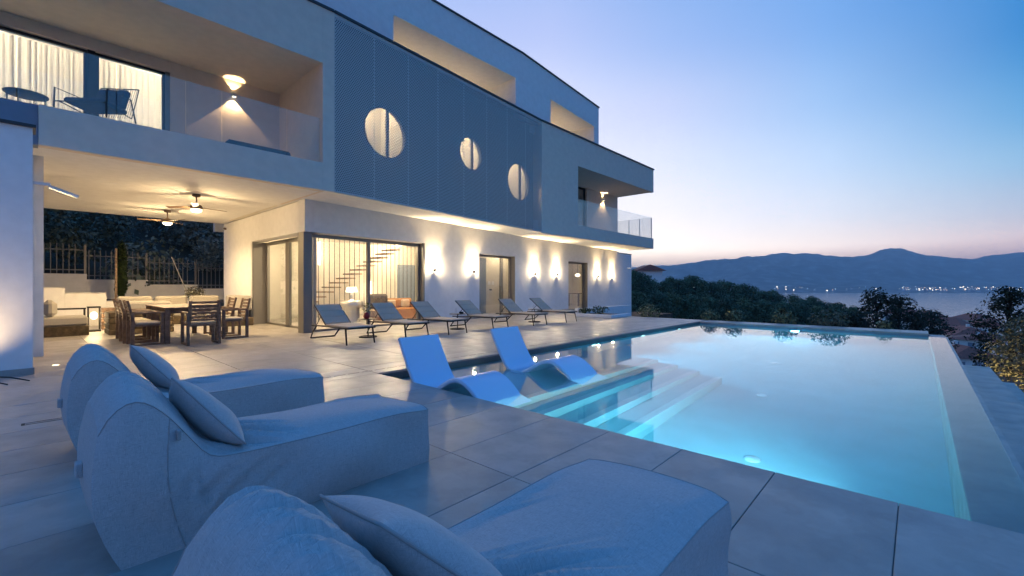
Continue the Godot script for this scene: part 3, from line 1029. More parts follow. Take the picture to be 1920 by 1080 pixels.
func rooms(v: Node3D) -> void:
	var I: StandardMaterial3D = M.inside
	var fl: StandardMaterial3D = M.tiles[2]
	# living room with the staircase
	var m := MB.new()
	m.box(4.9, 2.95, -17.2, 12.5, 3.1, -12.3); m.box(4.9, 0.0, -17.4, 12.5, 3.1, -17.2); m.box(12.5, 0.0, -17.4, 12.7, 3.1, -13.9)
	m.box(11.05, 0.0, -14.1, 11.25, 2.95, -12.35); m.box(11.25, 0.0, -14.1, 15.7, 3.1, -13.9); m.box(15.5, 0.0, -13.9, 15.7, 3.1, -12.75)
	m.box(11.05, 2.95, -13.9, 15.7, 3.1, -12.72)
	part(v, "living_room", m, I)
	part(v, "room_floor", bx(5.2, -0.2, -17.2, 12.5, 0.004, -12.2), fl)
	part(v, "room_floor", bx(11.3, -0.2, -13.9, 15.5, 0.004, -12.75), fl)
	for k in 13: part(v, "stair_tread", cb(6.55 + k * 0.275, 0.62 + k * 0.167, -16.3, 6.87 + k * 0.275, 0.67 + k * 0.167, -15.4, 0.006), M.tread)
	var rod := MB.new()
	rod.tube([Vector3(0, 0.004, 0), Vector3(0, 2.95, 0)], 0.011, 0.011, 6, false)
	var rm := rod.mesh()
	for k in 28: part(v, "stair_rod", rm, M.dark_metal, at(6.45 + k * 0.19, 0, -15.32))
	part(v, "inner_door_panel", bx(11.2, 0.01, -17.198, 12.1, 2.15, -17.14), M.plaster_blue)
	for q in [[7.6, 2.0, 2.9], [9.75, 0.7, 1.4], [5.5, 1.5, 2.5]]:
		var t := MB.new()
		t.tube([Vector3(q[0], q[1], -17.0), Vector3(q[0], q[2], -17.0)], 0.05, 0.05, 10)
		part(v, "tube_lamp", t, M.tube)
		omni(v, Vector3(q[0], (q[1] + q[2]) / 2, -16.85), WARM2, 0.5, 0.1)
	room_light(v, Vector3(6.6, 2.9, -13.6), 6.5)
	room_light(v, Vector3(8.6, 2.9, -13.6), 6.5)
	room_light(v, Vector3(10.6, 2.9, -16.2), 5.0)
	room_light(v, Vector3(14.2, 2.9, -13.3), 1.4)
	var pan := MB.new()
	pan.box(13.62, 1.25, -13.898, 13.77, 1.40, -13.88); pan.box(13.85, 1.25, -13.898, 14.0, 1.40, -13.88)
	part(v, "wall_control", pan, M.white)
	part(v, "wall_control", bx(13.72, 1.0, -13.898, 13.87, 1.06, -13.885), M.dark_metal)
	part(v, "inner_door_panel", bx(12.7, 0.01, -13.898, 13.48, 2.4, -13.85), M.plaster_blue)  # opaque dark panel standing in for the dark glass of this doorway
	part(v, "inner_frame", bx(14.36, 0.01, -13.898, 14.50, 2.6, -13.80), M.frame)
	# dining corner behind the last door
	m = MB.new()
	m.box(15.9, 2.95, -17.2, 24.9, 3.1, -13.5); m.box(15.9, 0.0, -17.4, 24.9, 3.1, -17.2); m.box(15.72, 0.0, -17.4, 15.9, 3.1, -12.8); m.box(24.9, 0.0, -17.4, 25.1, 3.1, -13.55)
	part(v, "dining_room", m, I)
	part(v, "room_floor", bx(15.9, -0.2, -17.2, 24.9, 0.004, -13.5), fl)
	room_light(v, Vector3(20.4, 2.9, -15.4), 1.6)
	# the rest of the ground floor
	part(v, "core_wall", bx(4.76, 0.0, -18.26, 25.2, 3.3, -18.0), M.plaster)

# ---------------------------------------------------------------- behind the terrace
func terrace_garden() -> void:
	# wing wall beside the terrace
	var w := thing("wing_wall", "white rendered wing wall with dark cap at the open end of the terrace", "wall")
	part(w, "front_wall", bx(-6.0, 0.0, -9.2, 0.06, 3.34, -8.86), M.plaster)
	part(w, "cap", bx(-6.0, 3.341, -9.25, 0.09, 3.38, -8.82), M.flashing)
	part(w, "side_wall", bx(-0.3, 0.0, -11.0, 0.055, 3.40, -9.202), M.plaster)
	part(w, "side_wall", bx(-0.3, 0.0, -12.75, 0.20, 3.40, -11.002), M.plaster)
	part(w, "skirting", bx(-6.0, 0.0, -8.859, 0.06, 0.09, -8.845), M.tiles[0])
	part(w, "skirting", bx(0.061, 0.0, -10.99, 0.075, 0.09, -8.86), M.tiles[0])
	# stepped planting wall
	var s := thing("planting_wall", "low cream planting wall stepping down behind the terrace sofas", "wall")
	for q in [[-8.0, 0.76, 1.14], [0.762, 1.66, 0.98], [1.662, 4.6, 0.72]]:
		part(s, "wall_section", bx(q[0], -0.2, -18.62, q[1], q[2], -18.35), M.plaster)
		part(s, "capstone", bx(q[0], q[2], -18.64, q[1], q[2] + 0.02, -18.33), M.plaster_grey)
	var b := MB.new()
	b.quad(Vector3(-8, 1.05, -21.0), Vector3(6.0, 0.62, -21.0), Vector3(6.0, 0.55, -18.62), Vector3(-8, 1.05, -18.62))
	struct("garden_bed", b, M.soil)
	# retaining wall that carries the fence
	s = thing("retaining_wall", "pale retaining wall stepping down below the bar fence", "wall")
	var secs := [[-8.0, 1.4, 1.61], [1.402, 3.04, 1.42], [3.042, 4.56, 1.25], [4.562, 8.0, 1.09]]
	for q in secs: part(s, "wall_section", bx(q[0], -1.0, -21.3, q[1], q[2], -21.0), M.plaster)
	var fe := thing("bar_fence", "tall grey fence of upright metal bars on the stepped wall", "fence")
	var bar := bx(-0.012, 0.0, -0.012, 0.012, 1.02, 0.012).mesh()
	for q in secs:
		var x0: float = maxf(q[0], -3.0)
		var x1: float = q[1]
		var y: float = q[2]
		part(fe, "post", bx(x1 - 0.06, y, -21.18, x1, y + 1.0, -21.12), M.frame)
		for h in [0.12, 0.80]: part(fe, "rail", bx(x0, y + h, -21.165, x1 - 0.06, y + h + 0.035, -21.155), M.steel_dull)
		var n := int((x1 - x0 - 0.1) / 0.145)
		for k in n: part(fe, "bar", bar, M.steel_dull, at(x0 + 0.06 + k * 0.145, y, -21.135))
	# young cypress and its stake
	var c := thing("young_cypress", "slim dark young cypress tied beside a wooden stake", "tree", Vector3(2.12, 0.75, -19.4))
	b = MB.new()
	b.tube([Vector3(0, -0.1, 0), Vector3(0, 1.5, 0)], 0.03, 0.01, 6)
	part(c, "trunk", b, M.bark)
	b = MB.new()
	b.colored = true
	for i in 2600:
		var y := rng.randf() * 1.85
		var r := (0.15 * sqrt(clampf((1.9 - y) / 0.5, 0, 1)) * clampf(0.4 + y * 1.8, 0, 1)) * sqrt(rng.randf())
		var a := rng.randf() * TAU
		leafq(b, Vector3(cos(a) * r, y + 0.05, sin(a) * r), 0.05, Color(0.022, 0.036, 0.014), 0.4, Vector3(cos(a), 1.0, sin(a)))
	part(c, "crown", b, M.leaf)
	b = MB.new()
	b.tube([Vector3(0, 0, 0), Vector3(0, 1.72, 0)], 0.035, 0.032, 8)
	single("wooden_stake", "round wooden stake standing beside the young cypress", "stake", b, M.tread, at(1.97, 0.7, -19.25))
	b = MB.new()
	b.tube([Vector3(0.0, 0, 0), Vector3(-0.55, 1.6, -0.1)], 0.018, 0.014, 6)
	single("leaning_pole", "thin pale pole leaning up out of the flowering shrub", "pole", b, M.cushion, at(3.95, 0.6, -19.0))
	leafy("flowering_shrub", "small bare shrub with pale flowers behind the dining table", "shrub", Vector3(4.05, 0.62, -18.95), 0.34, 0.55, 420, Color(0.18, 0.17, 0.12), 0.045)
	# scrub on the hillside
	var kinds := []
	for k in 3: kinds.append(bush_mesh(100 + k, 1.0, 3200, [Color(0.13, 0.16, 0.12), Color(0.18, 0.20, 0.165), Color(0.10, 0.125, 0.09)][k], 0.05))
	var r := RandomNumberGenerator.new()
	r.seed = 44
	var cnt := 0
	for row in 9:
		var z := -24.0 - row * 4.6
		var x0 := -6.0 - row * 1.0
		var n := 6 + int(row * 0.8)
		for i in n:
			var x := x0 + i * 3.1 + r.randf_range(-0.9, 0.9)
			var zz := z + r.randf_range(-1.4, 1.4)
			var sc := r.randf_range(1.5, 2.6)
			var k := (i * 7 + row * 3) % 3
			var t := thing("hillside_shrub", "dark rounded evergreen shrub on the slope behind the bar fence", "shrub", Vector3(x, hill_y(x, zz) - 0.2, zz), r.randf() * TAU, "shrubs on the slope behind the fence")
			t.scale = Vector3(sc, sc * r.randf_range(0.8, 1.15), sc)
			part(t, "crown", kinds[k], M.leaf)
			cnt += 1

func hill_y(x: float, z: float) -> float:
	return land_height(x, z) + 0.2

func leafq(b: MB, p: Vector3, s: float, c: Color, vary: float, out: Vector3) -> void:
	var nrm := (out + Vector3(rng.randf_range(-1, 1), rng.randf_range(-1, 1), rng.randf_range(-1, 1)) * 0.9).normalized()
	var u := nrm.cross(Vector3(rng.randf_range(-1, 1), rng.randf_range(-1, 1), rng.randf_range(-1, 1))).normalized() * s
	var w := nrm.cross(u.normalized()) * s * rng.randf_range(0.35, 0.7)
	var k := 1.0 + rng.randf_range(-vary, vary)
	b.tint = Color(c.r * k, c.g * k, c.b * k)
	b.quad(p - u, p + w, p + u, p - w)

func bush_mesh(sd: int, r: float, leaves: int, c: Color, ls: float) -> ArrayMesh:
	# uneven mass of leaf clumps
	var keep := rng.state
	rng.seed = sd
	var b := MB.new()
	b.colored = true
	var clumps := []
	for i in 14:
		var a := rng.randf() * TAU
		var e := rng.randf_range(0.0, 1.0)
		var d := rng.randf_range(0.35, 0.75) * r
		clumps.append([Vector3(cos(a) * d * (1.0 - e * 0.4), e * r * 0.9 + 0.2 * r, sin(a) * d * (1.0 - e * 0.4)), rng.randf_range(0.25, 0.45) * r])
	for i in leaves:
		var q: Array = clumps[i % clumps.size()]
		var d := Vector3(rng.randfn(), rng.randfn(), rng.randfn()).normalized()
		leafq(b, q[0] + d * q[1] * pow(rng.randf(), 0.33), ls * rng.randf_range(0.6, 1.2), c, 0.45, d + Vector3(0, 0.3, 0))
	rng.state = keep
	return b.mesh()

func leafy(called: String, label: String, category: String, p: Vector3, r: float, h: float, leaves: int, c: Color, ls: float, group := "") -> Node3D:
	var t := thing(called, label, category, p, 0, group)
	var b := MB.new()
	for i in 5:
		var a := i * 1.3
		b.tube([Vector3(0, -0.05, 0), Vector3(cos(a) * r * 0.3, h * 0.45, sin(a) * r * 0.3), Vector3(cos(a) * r * 0.6, h * 0.9, sin(a) * r * 0.6)], 0.012, 0.004, 5)
	part(t, "stem", b, M.bark)
	b = MB.new()
	b.colored = true
	for i in leaves:
		var d := Vector3(rng.randfn(), rng.randfn(), rng.randfn()).normalized() * pow(rng.randf(), 0.4)
		leafq(b, Vector3(d.x * r, h * 0.6 + d.y * h * 0.45, d.z * r), ls * rng.randf_range(0.6, 1.3), c, 0.5, d + Vector3(0, 0.4, 0))
	part(t, "foliage", b, M.leaf)
	return t

# ---------------------------------------------------------------- things on the covered terrace
func ceiling_fan(p: Vector3, turn: float, label: String) -> void:
	var t := thing("ceiling_fan", label, "ceiling fan", p, turn, "ceiling fans of the terrace")
	var m := MB.new()
	m.lathe(Vector3.ZERO, [Vector2(0.0, -0.06), Vector2(0.08, -0.06), Vector2(0.085, 0.0)], 16)
	part(t, "canopy", m, M.wood)
	m = MB.new()
	m.tube([Vector3(0, -0.05, 0), Vector3(0, -0.24, 0)], 0.016, 0.016, 8)
	part(t, "rod", m, M.wood)
	m = MB.new()
	m.lathe(Vector3.ZERO, [Vector2(0.10, -0.36), Vector2(0.13, -0.33), Vector2(0.11, -0.27), Vector2(0.03, -0.235), Vector2(0.0, -0.235)], 20)
	part(t, "motor", m, M.wood)
	for k in 3:
		m = MB.new()
		m.xf = Transform3D(Basis(Vector3.UP, TAU * k / 3.0) * Basis(Vector3.RIGHT, 0.2), Vector3(0, -0.31, 0))
		m.cbox(0.1, -0.005, -0.06, 0.68, 0.005, 0.06, 0.004)
		part(t, "blade", m, M.wood)
	m = MB.new()
	m.lathe(Vector3.ZERO, [Vector2(0.0, -0.43), Vector2(0.07, -0.425), Vector2(0.11, -0.40), Vector2(0.115, -0.361)], 20)
	part(t, "lamp_shade", m, M.lamp)
	spot(t, Vector3(0, -0.46, 0), Vector3.DOWN, WARM, 11.0, 85.0, 0.6, 0.1)
	omni(t, Vector3(0, -0.47, 0), WARM, 2.6, 0.1)

func dining_chair() -> Node3D:
	var t := thing("dining_chair", "", "chair", Vector3.ZERO, 0, "wooden chairs round the terrace table")
	for x in [-0.27, 0.27]:
		part(t, "leg", cb(x - 0.025, 0, 0.20, x + 0.025, 0.64, 0.26, 0.004), M.wood)
		part(t, "leg", cb(x - 0.025, 0, -0.27, x + 0.025, 0.66, -0.21, 0.004), M.wood)
		part(t, "runner", cb(x - 0.022, 0.0, -0.21, x + 0.022, 0.04, 0.20, 0.004), M.wood)
		part(t, "armrest", cb(x - 0.03, 0.64, -0.22, x + 0.03, 0.67, 0.27, 0.006), M.wood)
		var m := MB.new()
		m.xf = Transform3D(Basis(Vector3.RIGHT, -0.22), Vector3(x * 0.9, 0.40, -0.20))
		m.cbox(-0.025, 0.0, -0.02, 0.025, 0.52, 0.02, 0.004)
		part(t, "back_post", m, M.wood)
	part(t, "seat", cb(-0.25, 0.38, -0.22, 0.25, 0.42, 0.24, 0.006), M.wood)
	part(t, "cushion", cb(-0.24, 0.421, -0.18, 0.24, 0.47, 0.235, 0.02), M.cushion)
	for k in 6:
		var m := MB.new()
		m.xf = Transform3D(Basis(Vector3.RIGHT, -0.22), Vector3(0, 0.40, -0.20))
		m.cbox(-0.22, 0.09 + k * 0.073, -0.012, 0.22, 0.135 + k * 0.073, 0.012, 0.004)
		part(t, "slat", m, M.wood)
	return t

func terrace_things() -> void:
	ceiling_fan(Vector3(2.76, 3.40, -12.8), 0.25, "dark wood ceiling fan with lit lamp over the front of the dining table")
	ceiling_fan(Vector3(2.77, 3.40, -16.1), 0.9, "dark wood ceiling fan with lit lamp over the sofas at the back")
	# table and chairs
	var t := thing("dining_table", "long brown wooden outdoor table under the ceiling fan", "table", Vector3(2.42, 0, -12.5))
	for k in 6: part(t, "top_board", cb(-0.50 + k * 0.168, 0.72, -1.1, -0.50 + k * 0.168 + 0.16, 0.75, 1.1, 0.004), M.wood)
	for x in [-0.45, 0.45]:
		for z in [-1.02, 1.02]: part(t, "leg", cb(x - 0.045, 0, z - 0.045, x + 0.045, 0.718, z + 0.045, 0.006), M.wood)
	part(t, "apron", cb(-0.40, 0.62, -1.0, 0.40, 0.715, 1.0, 0.006), M.wood)
	var c := dining_chair()
	c.position = Vector3(2.45, 0, -11.0)
	c.rotation.y = PI
	c.set_meta("label", "slatted wooden chair at the head of the table, back to the pool")
	var n := 0
	for q in [[1.66, -11.75, PI / 2, "slatted wooden chair on the wing-wall side, first from the pool"], [1.62, -12.45, PI / 2, "slatted wooden chair on the wing-wall side, middle of three"], [1.64, -13.15, PI / 2, "slatted wooden chair on the wing-wall side, third from the pool"], [3.24, -11.85, -PI / 2, "slatted wooden chair on the house side, first from the pool"], [3.26, -12.95, -PI / 2, "slatted wooden chair on the house side, second from the pool"]]:
		copy(c, Vector3(q[0], 0, q[1]), q[2], q[3])
	# sofas
	t = thing("garden_armchair", "low wooden garden armchair with thick white seat and round bolster", "armchair", Vector3(0.62, 0, -15.3))
	part(t, "base", cb(-0.40, 0.0, -0.5, 0.42, 0.24, 0.35, 0.01), M.cover)
	part(t, "seat_cushion", cb(-0.39, 0.241, -0.48, 0.41, 0.46, 0.33, 0.04), M.cushion)
	var m := MB.new()
	m.cbox(-0.36, 0.46, -0.40, -0.12, 0.86, 0.25, 0.09)
	part(t, "back_cushion", m, M.cushion)
	part(t, "rail", cb(-0.42, 0.60, -0.53, 0.42, 0.64, -0.49, 0.006), M.dark_metal)
	for x in [-0.40, 0.39]: part(t, "leg", cb(x - 0.02, 0.0, -0.53, x + 0.02, 0.60, -0.49, 0.005), M.dark_metal)
	t = thing("covered_sofa", "long outdoor sofa under a taut brown cover with pale cushion on top", "sofa", Vector3(1.98, 0, -14.75))
	m = MB.new()
	for k in 4: m.cbox(-0.64, 0.14 * k, -0.55, 0.64, 0.14 * k + 0.136, 0.35, 0.02)
	part(t, "cover", m, M.cover)
	part(t, "seat_cushion", cb(-0.38, 0.562, -0.50, 0.62, 0.80, 0.25, 0.05), M.cushion)
	t = thing("corner_sofa", "cream upholstered sofa along the planting wall behind the dining table", "sofa", Vector3(3.1, 0, -17.5))
	part(t, "base", cb(-1.3, 0.0, -0.45, 1.45, 0.25, 0.4, 0.02), M.cover)
	for k in 3:
		part(t, "seat_cushion", cb(-1.28 + k * 0.9, 0.252, -0.40, -0.40 + k * 0.9, 0.45, 0.4, 0.04), M.cushion)
		part(t, "back_cushion", cb(-1.26 + k * 0.9, 0.452, -0.44, -0.42 + k * 0.9, 0.88, -0.2, 0.06), M.cushion)
	t = thing("corner_sofa", "short cream sofa wing against the white house wall", "sofa", Vector3(4.25, 0, -15.9))
	part(t, "base", cb(-0.4, 0.0, -1.0, 0.45, 0.25, 0.9, 0.02), M.cover)
	for k in 2:
		part(t, "seat_cushion", cb(-0.4, 0.252, -1.0 + k * 0.95, 0.3, 0.45, -0.07 + k * 0.95, 0.04), M.cushion)
		part(t, "back_cushion", cb(0.18, 0.452, -0.98 + k * 0.95, 0.44, 0.90, -0.1 + k * 0.95, 0.06), M.cushion)
	# lantern on the floor
	t = thing("floor_lantern", "small glowing lantern on the terrace floor between armchair and brown sofa", "lantern", Vector3(1.2, 0, -16.0))
	part(t, "base", cb(-0.13, 0, -0.13, 0.13, 0.05, 0.13, 0.01), M.dark_metal)
	for q in [[-0.11, -0.11], [0.11, -0.11], [-0.11, 0.11], [0.11, 0.11]]: part(t, "corner_bar", cb(q[0] - 0.01, 0.05, q[1] - 0.01, q[0] + 0.01, 0.62, q[1] + 0.01, 0.002), M.dark_metal)
	part(t, "roof", cb(-0.13, 0.62, -0.13, 0.13, 0.66, 0.13, 0.01), M.dark_metal)
	m = MB.new()
	m.ball(Vector3(0, 0.42, 0), Vector3(0.075, 0.10, 0.075), 14)
	part(t, "bulb", m, M.lamp)
	omni(t, Vector3(0, 0.42, 0), WARM, 1.1, 0.06)
	t = thing("wooden_side_cabinet", "small dark slatted cabinet beside the glowing lantern", "cabinet", Vector3(1.52, 0, -16.4))
	for k in 4: part(t, "slat", cb(-0.14, 0.02 + k * 0.15, -0.14, 0.14, 0.15 + k * 0.15, 0.14, 0.008), M.wood)
	# heater on the wing wall
	t = thing("patio_heater", "slim silver infrared heater on a bracket at the wing wall's top", "heater", Vector3(0.07, 2.62, -9.0))
	part(t, "bracket", cb(-0.01, -0.02, -0.02, 0.16, 0.02, 0.02, 0.004), M.steel)
	m = MB.new()
	m.xf = Transform3D(Basis(Vector3.BACK, -0.35), Vector3(0.15, -0.01, 0))
	m.cbox(0.0, -0.05, -0.07, 0.32, 0.0, 0.07, 0.01)
	part(t, "housing", m, M.steel)
	# lamp on the floor in front of the wing wall
	t = thing("floor_spotlight", "black floor spotlight on bent legs washing the wing wall", "spotlight", Vector3(-0.55, 0, -8.3))
	m = MB.new()
	m.tube([Vector3(0.0, 0.08, 0.0), Vector3(0.25, 0.10, 0.0), Vector3(0.42, 0.07, 0.03), Vector3(0.58, 0.012, 0.08)], 0.010, 0.008, 6)
	part(t, "leg", m, M.black)
	m = MB.new()
	m.tube([Vector3(0.0, 0.07, 0.02), Vector3(0.22, 0.075, 0.10), Vector3(0.40, 0.012, 0.20)], 0.010, 0.008, 6)
	part(t, "leg", m, M.black)
	m = MB.new()
	m.lathe(Vector3.ZERO, [Vector2(0.0, 0.0), Vector2(0.06, 0.0), Vector2(0.07, 0.14), Vector2(0.06, 0.14)], 14)
	part(t, "housing", m, M.black)
	m = MB.new()
	m.lathe(Vector3.ZERO, [Vector2(0.06, 0.135), Vector2(0.0, 0.137)], 14)
	part(t, "lamp_lens", m, M.lamp)
	spot(t, Vector3(0, 0.16, 0), Vector3(-0.1, 1.0, -0.55), WARM, 1.7, 60.0, 1.0)
	# recessed lamp in the deck
	t = thing("deck_lamp", "small round lamp recessed in the deck beside the wing wall", "deck lamp", Vector3(0.30, 0.002, -9.6))
	m = MB.new()
	m.lathe(Vector3.ZERO, [Vector2(0.055, 0.0), Vector2(0.055, 0.004), Vector2(0.04, 0.005)], 16)
	part(t, "rim", m, M.steel)
	m = MB.new()
	m.lathe(Vector3.ZERO, [Vector2(0.04, 0.004), Vector2(0.0, 0.006)], 16)
	part(t, "lamp_lens", m, M.lamp)
	spot(t, Vector3(0, 0.02, 0), Vector3(-0.15, 1, 0), WARM, 0.5, 55.0, 0.8)
	# wall lamps on the long wall
	var lab := ["beside the glazed living-room corner", "beside the middle door on its glazed-corner side", "first past the middle door", "second past the middle door", "first past the last door", "beside the end of the wall"]
	var k := 0
	for x in [4.34, 6.23, 10.11, 11.92, 16.07, 17.89]:
		var p := GT * Vector3(x, 1.72, 0.001)
		t = thing("wall_lamp", "small dark uplight on the white wall, " + lab[k], "wall lamp", p, 0.0838, "uplights along the long white wall")
		part(t, "bracket", cb(-0.02, -0.03, 0.0, 0.02, 0.03, 0.07, 0.004), M.dark_metal)
		m = MB.new()
		m.lathe(Vector3(0, 0, 0.09), [Vector2(0.0, -0.05), Vector2(0.04, -0.045), Vector2(0.05, 0.05), Vector2(0.044, 0.05)], 14)
		part(t, "housing", m, M.dark_metal)
		m = MB.new()
		m.lathe(Vector3(0, 0.0, 0.09), [Vector2(0.044, 0.046), Vector2(0.0, 0.05)], 14)
		part(t, "lamp_lens", m, M.lamp)
		spot(t, Vector3(0, 0.075, 0.09), Vector3(0, 1, -0.04), WARM, 9.0, 42.0, 1.0, 0.03)
		omni(t, Vector3(0, 0.10, 0.09), WARM2, 2.1, 0.04)
		k += 1
	updown(Vector3(3.51, 5.98, -12.699), 0.0, "square up and down wall lamp on the balcony above the terrace")
	updown(Vector3(21.7, 6.0, -12.999), 0.0, "square up and down wall lamp on the corner balcony")
	# cameras
	for q in [[Vector3(4.70, 3.22, -18.1), "tiny dark security camera under the terrace ceiling at the side wall"], [GT * Vector3(20.2, 2.3, 0.0), "small security camera near the end of the long white wall"]]:
		t = thing("security_camera", q[1], "camera", q[0])
		part(t, "mount", cb(-0.03, -0.03, 0.0, 0.03, 0.03, 0.05, 0.005), M.white)
		m = MB.new()
		m.tube([Vector3(0, 0, 0.04), Vector3(0.1, -0.03, 0.16)], 0.035, 0.035, 10)
		part(t, "body", m, M.white if q[0].x > 10 else M.wood)

func updown(p: Vector3, turn: float, label: String) -> void:
	var t := thing("updown_lamp", label, "wall lamp", p, turn)
	part(t, "housing", cb(-0.05, -0.05, 0.02, 0.05, 0.05, 0.12, 0.006), M.steel)
	part(t, "bracket", bx(-0.03, -0.03, 0.0, 0.03, 0.03, 0.02), M.steel)
	part(t, "lamp_lens", bx(-0.035, 0.051, 0.035, 0.035, 0.054, 0.105), M.lamp)
	part(t, "lamp_lens", bx(-0.035, -0.054, 0.035, 0.035, -0.051, 0.105), M.lamp)
	spot(t, Vector3(0, 0.07, 0.07), Vector3.UP, WARM, 0.9, 40.0, 0.12)
	spot(t, Vector3(0, -0.07, 0.07), Vector3.DOWN, WARM, 2.0, 46.0, 0.12)

# ---------------------------------------------------------------- lounge by the pool
func prof(x: float, pts: Array) -> float:
	for i in range(1, pts.size()):
		if x <= pts[i].x:
			var t: float = (x - pts[i - 1].x) / (pts[i].x - pts[i - 1].x)
			var p0: float = pts[maxi(i - 2, 0)].y
			var p1: float = pts[i - 1].y
			var p2: float = pts[i].y
			var p3: float = pts[mini(i + 1, pts.size() - 1)].y
			return cubic_interpolate(p1, p2, p0, p3, t)
	return pts[-1].y

const BAG := [Vector2(0, 0.575), Vector2(0.03, 0.635), Vector2(0.07, 0.678), Vector2(0.115, 0.695), Vector2(0.17, 0.672), Vector2(0.24, 0.60), Vector2(0.31, 0.50), Vector2(0.38, 0.405), Vector2(0.44, 0.378), Vector2(0.6, 0.368), Vector2(1.0, 0.365), Vector2(1.4, 0.372), Vector2(1.66, 0.352)]

var fold: FastNoiseLite

func bag_point(x01: float, y01: float, z: float, sd: float) -> Vector3:
	# a long stuffed sack with a raised back; x01 runs from the back to the foot, y01 up, z across from -1 to 1
	var x := x01 * 1.66
	var back := 1.0 - smoothstep(0.30, 0.46, x)
	var top := prof(x, BAG)
	var side := 1.0 - pow(absf(z), 2.6)
	top += (0.080 * back + 0.036 * (1.0 - back) * (1.0 - 0.5 * smoothstep(1.3, 1.66, x))) * side
	# slack cloth: folds running out from where seat and back meet, then smaller creases
	var q := (x - 0.46) / 0.20
	var fan := exp(-q * q) * sin(z * 9.0 + x * 14.0 + sd + fold.get_noise_2d(x * 60.0, z * 40.0 + sd) * 4.0) * 0.010
	var pz := z * 0.335
	var across := -x * 0.50 + pz * 0.87 + fold.get_noise_2d(x * 45.0 + sd * 5.0, pz * 45.0) * 0.10
	var along := x * 0.87 + pz * 0.50
	var mask := clampf(fold.get_noise_2d(along * 55.0 + sd * 9.0, across * 120.0) * 1.6 + 0.35, 0.0, 1.0)
	var s1 := sin(across * TAU / 0.13 + sd)
	var cre := (1.0 - absf(s1)) * s1 * 0.11 * mask * (1.0 - smoothstep(0.75, 1.3, x)) + fold.get_noise_2d(x * 75.0 + sd, z * 35.0) * 0.022
	top += (fan + cre * (0.6 + 0.4 * (1.0 - back))) * smoothstep(0.0, 0.5, side) * smoothstep(0.0, 0.14, x)
	var y := y01 * top
	var bulge := 0.945 + 0.08 * pow(sin(PI * clampf(y01 * 0.92 + 0.06, 0, 1)), 0.7)
	var hw := 0.335 * bulge * (1.0 - 0.10 * back * y01 * y01)
	var creS := fold.get_noise_3d(x * 170.0 + sd * 7.0, y * 120.0, z * 40.0) * 0.045 * sin(PI * y01)
	var sf := sin((x * 0.75 - y) * TAU / 0.12 + sd + fold.get_noise_2d(x * 60.0, y * 60.0 + sd) * 3.0)
	var wx := (x - 0.48) / 0.30
	creS += (1.0 - absf(sf)) * sf * 0.034 * exp(-wx * wx) * sin(PI * y01)
	var zz := z * hw + signf(z) * creS * absf(z)
	var xx := x
	if x01 < 0.5: xx += (0.07 * (1.0 - y01) * (1.0 - y01) - 0.055 * sin(PI * y01) * (1.0 - 0.35 * z * z)) * (1.0 - x01 * 2.0)
	else: xx += 0.028 * sin(PI * y01) * (1.0 - z * z) * (x01 * 2.0 - 1.0)
	return Vector3(xx, y, zz)

func lounge_bag(zc: float, sd: float, label: String) -> void:
	var t := thing("bean_bag_lounger", label, "bean bag", Vector3(0.2, 0.0, zc), 0, "bean bag loungers by the pool")
	var b := MB.new()
	var nx := 110
	var ny := 22
	var nz := 40
	var xs := []
	for i in nx + 1: xs.append(float(i) / nx)
	for s in [-1.0, 1.0]:
		var rings := []
		for i in nx + 1:
			var ring := []
			for j in ny + 1: ring.append(bag_point(xs[i], float(j) / ny, s, sd))
			if s > 0: ring.reverse()
			rings.append(ring)
		b.ring_strip(rings, false)
	var top := []
	for i in nx + 1:
		var ring := []
		for j in nz + 1: ring.append(bag_point(xs[i], 1.0, -1.0 + 2.0 * j / nz, sd))
		top.append(ring)
	b.ring_strip(top, false)
	for e in [0.0, 1.0]:
		var rings := []
		for j in ny + 1:
			var ring := []
			for k in nz / 2 + 1: ring.append(bag_point(e, float(j) / ny, -1.0 + 4.0 * k / nz, sd))
			if e < 0.5: ring.reverse()
			rings.append(ring)
		b.ring_strip(rings, false)
	part(t, "body", b, M.cloth)
	for s in [-1.0, 1.0]:
		var path := []
		for i in range(0, nx + 1, 2): path.append(bag_point(xs[i], 1.0, s, sd) + Vector3(0, 0.0, s * 0.001))
		var m := MB.new()
		m.tube(path, 0.0024, 0.0024, 5, false)
		part(t, "seam", m, M.seam)
	for e in [1.0]:
		var path := []
		for k in 21: path.append(bag_point(e, 1.0, -1.0 + k * 0.1, sd))
		var m := MB.new()
		m.tube(path, 0.0024, 0.0024, 5, false)
		part(t, "seam", m, M.seam)
	var vp := []
	for j in 20: vp.append(bag_point(0.145 if j > 10 else 0.145 + (10 - j) * 0.0004, j / 19.0, 1.0, sd) + Vector3(0, 0, 0.0005))
	var ms := MB.new()
	ms.tube(vp, 0.0028, 0.0028, 5, false)
	part(t, "seam", ms, M.seam)
	part(t, "label_tab", cb(-0.06, 0.38, 0.10, -0.035, 0.44, 0.16, 0.004), M.cloth)
	part(t, "label_tab", cb(0.26, 0.50, 0.30, 0.275, 0.545, 0.335, 0.003), M.seam)

